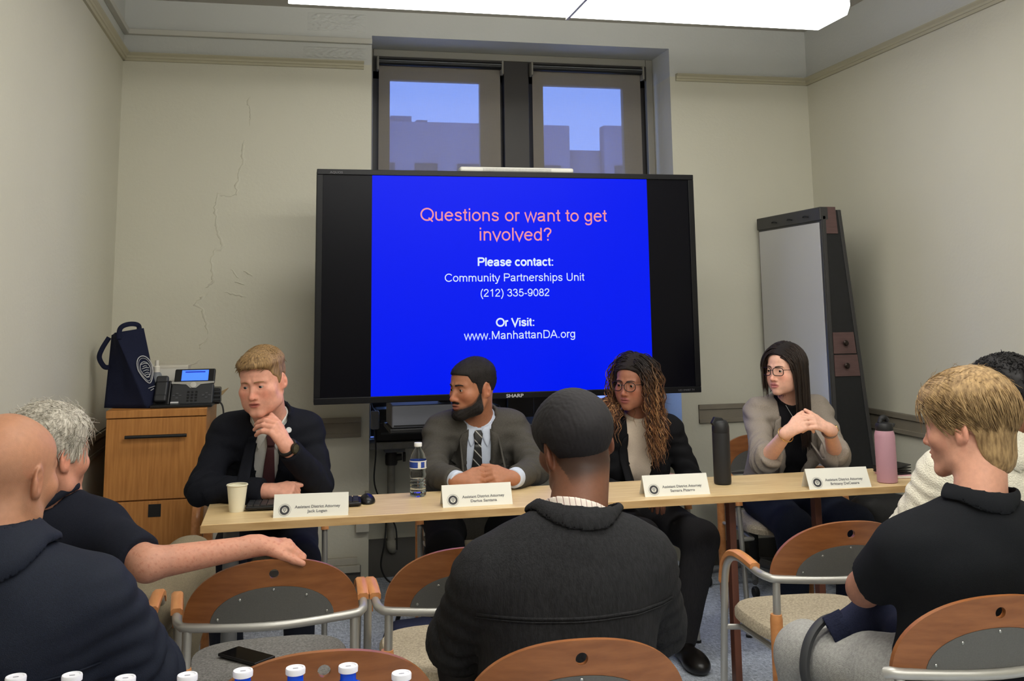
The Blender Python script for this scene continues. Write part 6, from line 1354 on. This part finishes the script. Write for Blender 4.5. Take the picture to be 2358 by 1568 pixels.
for i,(x,y) in enumerate(pos):
    lab = 'cobalt blue water bottle with white cap, %s in the row' % nm[i]
    if P0 is None:
        P0 = thing('blue_bottle', (x,y,.678), lab, 'bottle', 'blue bottles in the foreground')
        MB().lathe(bprof,(0,0,0),36).build('bottle_glass', M_cob, P0, smooth='auto'); cp = MB().lathe([(.0135,.215),(.0150,.2155),(.0153,.2220),(.0145,.2240),(.012,.2240),(.0110,.2228),(.001,.2226)],(0,0,0),32).build('cap', M_wcap, P0, smooth='auto'); MB().box(-.004,.004,-.0010,.0010,.2225,.2233).build('cap_mark', mat('cap_grey_mark',(150,150,160),.5), cp)
    else:
        o = copy_tree(P0); o.location = (x,y,.678); o['label'] = lab
# navy sweatshirt on the young man's lap, headphones on his knee
sw = thing('sweatshirt', (1.60,2.55,.52), 'navy sweatshirt bunched on the young man\'s lap, one cuff hanging over his knee', 'sweatshirt')
def fsw(P):
    d = su([cap(P,(1.66,2.50,.665),(1.545,2.56,.625),.060,.056), cap(P,(1.545,2.56,.625),(1.475,2.585,.590),.056,.050), ell(P,(1.68,2.50,.62),(.11,.10,.06)), ell(P,(1.60,2.44,.615),(.10,.09,.05))], .03)
    return d+.006*wave(P,42,91)
v_,q_ = surf(fsw,(1.3,2.25,.45),(1.9,2.8,.80),.006); npmesh('sweatshirt_body', relax(v_,q_,1,.4), q_, M_navy_sw, sw, (1.60,2.55,.52))
a_ = np.array([1.545,2.56,.625]); b_ = np.array([1.475,2.585,.590]); dd_ = nrm(b_-a_)
v_,q_ = surf(lambda P: np.maximum(np.maximum(np.maximum(cap(P,b_-dd_*.01,b_+dd_*.06,.052,.050),-(P-b_.astype(F32))@dd_.astype(F32)), (P-(b_+dd_*.052).astype(F32))@dd_.astype(F32)), -cap(P,b_+dd_*.02,b_+dd_*.09,.044,.043)), b_-.09, b_+.09, .0035)
npmesh('cuff', relax(v_,q_,1,.4), q_, fabric('navy_rib_cuff',(24,28,48),.15,.8,120), sw, (1.60,2.55,.52))
hp = thing('headphones', (1.42,2.70,.50), 'black over-ear headphones resting on the young man\'s knee', 'headphones')
O_ = Vector((1.42,2.70,.50)); band = arcpts([Vector(p)-O_ for p in ((1.356,2.585,.425),(1.346,2.60,.49),(1.370,2.615,.556),(1.418,2.628,.598),(1.475,2.64,.606),(1.53,2.655,.596))],8); vs = []; fs = []
for i,p in enumerate(band):
    tn = (band[min(i+1,len(band)-1)]-band[max(i-1,0)]).normalized(); up = (p+O_-Vector((1.46,2.63,.48))); up = (up-tn*up.dot(tn)).normalized(); sd = tn.cross(up)
    vs += [p+sd*a+up*b2 for a,b2 in ((-.014,-.006),(.014,-.006),(.014,.004),(.010,.007),(-.010,.007),(-.014,.004))]
    if i: o = 6*i; fs += [(o-6+k_, o-6+(k_+1)%6, o+(k_+1)%6, o+k_) for k_ in range(6)]
fs += [tuple(range(6)), tuple(reversed(range(len(vs)-6,len(vs))))]; MB().add(vs,fs).build('headband', mat('charcoal_headband',(52,53,55),.6), hp, smooth='auto')
MB().tube([band[1],band[0]+Vector((.004,-.004,-.03))], .010, 10).build('yoke', M_ph2, hp, smooth='auto'); cc_ = Vector((1.352,2.575,.375))-O_
MB().lathe([(.020,-.03),(.040,-.026),(.042,-.008),(.036,0)], cc_, 28, axis='x').build('ear_cup', M_ph2, hp, smooth='auto'); MB().lathe([(.024,0),(.040,.002),(.042,.014),(.034,.02),(.022,.016)], cc_, 28, axis='x', caps=False).build('ear_cushion', M_ph, hp, smooth=True)
# bags and office chair half hidden behind people
nb = thing('navy_backpack', (.43,3.60,0), 'dark navy backpack on the floor behind the beige-seated chair', 'bag'); v_,q_ = surf(lambda P: np.maximum(smin(rbox(P,(0,0,.20),(.10,.09,.20),.06), rbox(P,(0,-.09,.13),(.075,.035,.10),.03), .02)+.004*wave(P,30,5), .002-P[:,2]), (-.2,-.2,-.02), (.2,.2,.45), .009); npmesh('pack', v_, q_, M_navy_sw, nb, (0,0,0)); MB().tube(arcpts([(-.05,.08,.36),(-.03,.05,.43),(.03,.05,.43),(.05,.08,.36)],6), .008, 8).build('carry_handle', M_black, nb)
bb = thing('black_backpack', (2.66,4.30,0), 'black mesh-fronted backpack on the floor at the right end of the table', 'bag'); v_,q_ = surf(lambda P: np.maximum(smin(rbox(P,(0,0,.29),(.15,.11,.29),.08), rbox(P,(0,-.12,.22),(.11,.04,.15),.035), .02)+.005*wave(P,28,6), .002-P[:,2]), (-.25,-.25,-.02), (.25,.25,.65), .010); npmesh('pack', v_, q_, mat('black_nylon',(17,17,20),.6,var=.2,vscale=60,bump=.4,bscale=300), bb, (0,0,0))
for z in (.40,.34,.28): MB().tube(arcpts([(-.10,-.165,z),(0,-.175,z-.015),(.10,-.165,z)],6), .004, 6).build('elastic_cord', M_ph, bb)
oc = thing('swivel_stool', (2.40,5.12,0), 'black swivel stool on casters behind the woman in the linen blazer', 'stool')
for i in range(5):
    a = 2*PI*i/5+.5; cx, sy = math.cos(a), math.sin(a); MB().tube([(0.03*cx,.03*sy,.115),(.25*cx,.25*sy,.075)], [.022,.014], 10).build('base_arm', M_greyleg, oc, smooth='auto'); MB().lathe([(.024,-.012),(.028,-.006),(.028,.006),(.024,.012)],(.25*cx,.25*sy,.029),16,axis='x').build('caster', M_black, oc, smooth='auto')
MB().tube([(0,0,.10),(0,0,.42)], .025, 14).build('gas_column', M_black, oc, smooth='auto'); MB().box(-.23,.23,-.23,.22,.43,.50).build('seat', M_ph2, oc, bevel=.03, seg=3)
# ================================================================== PEOPLE
for fn in (person1, person2, person3, person4, center_man, young_man, bald_man, gray_man, white_jacket_person): fn()
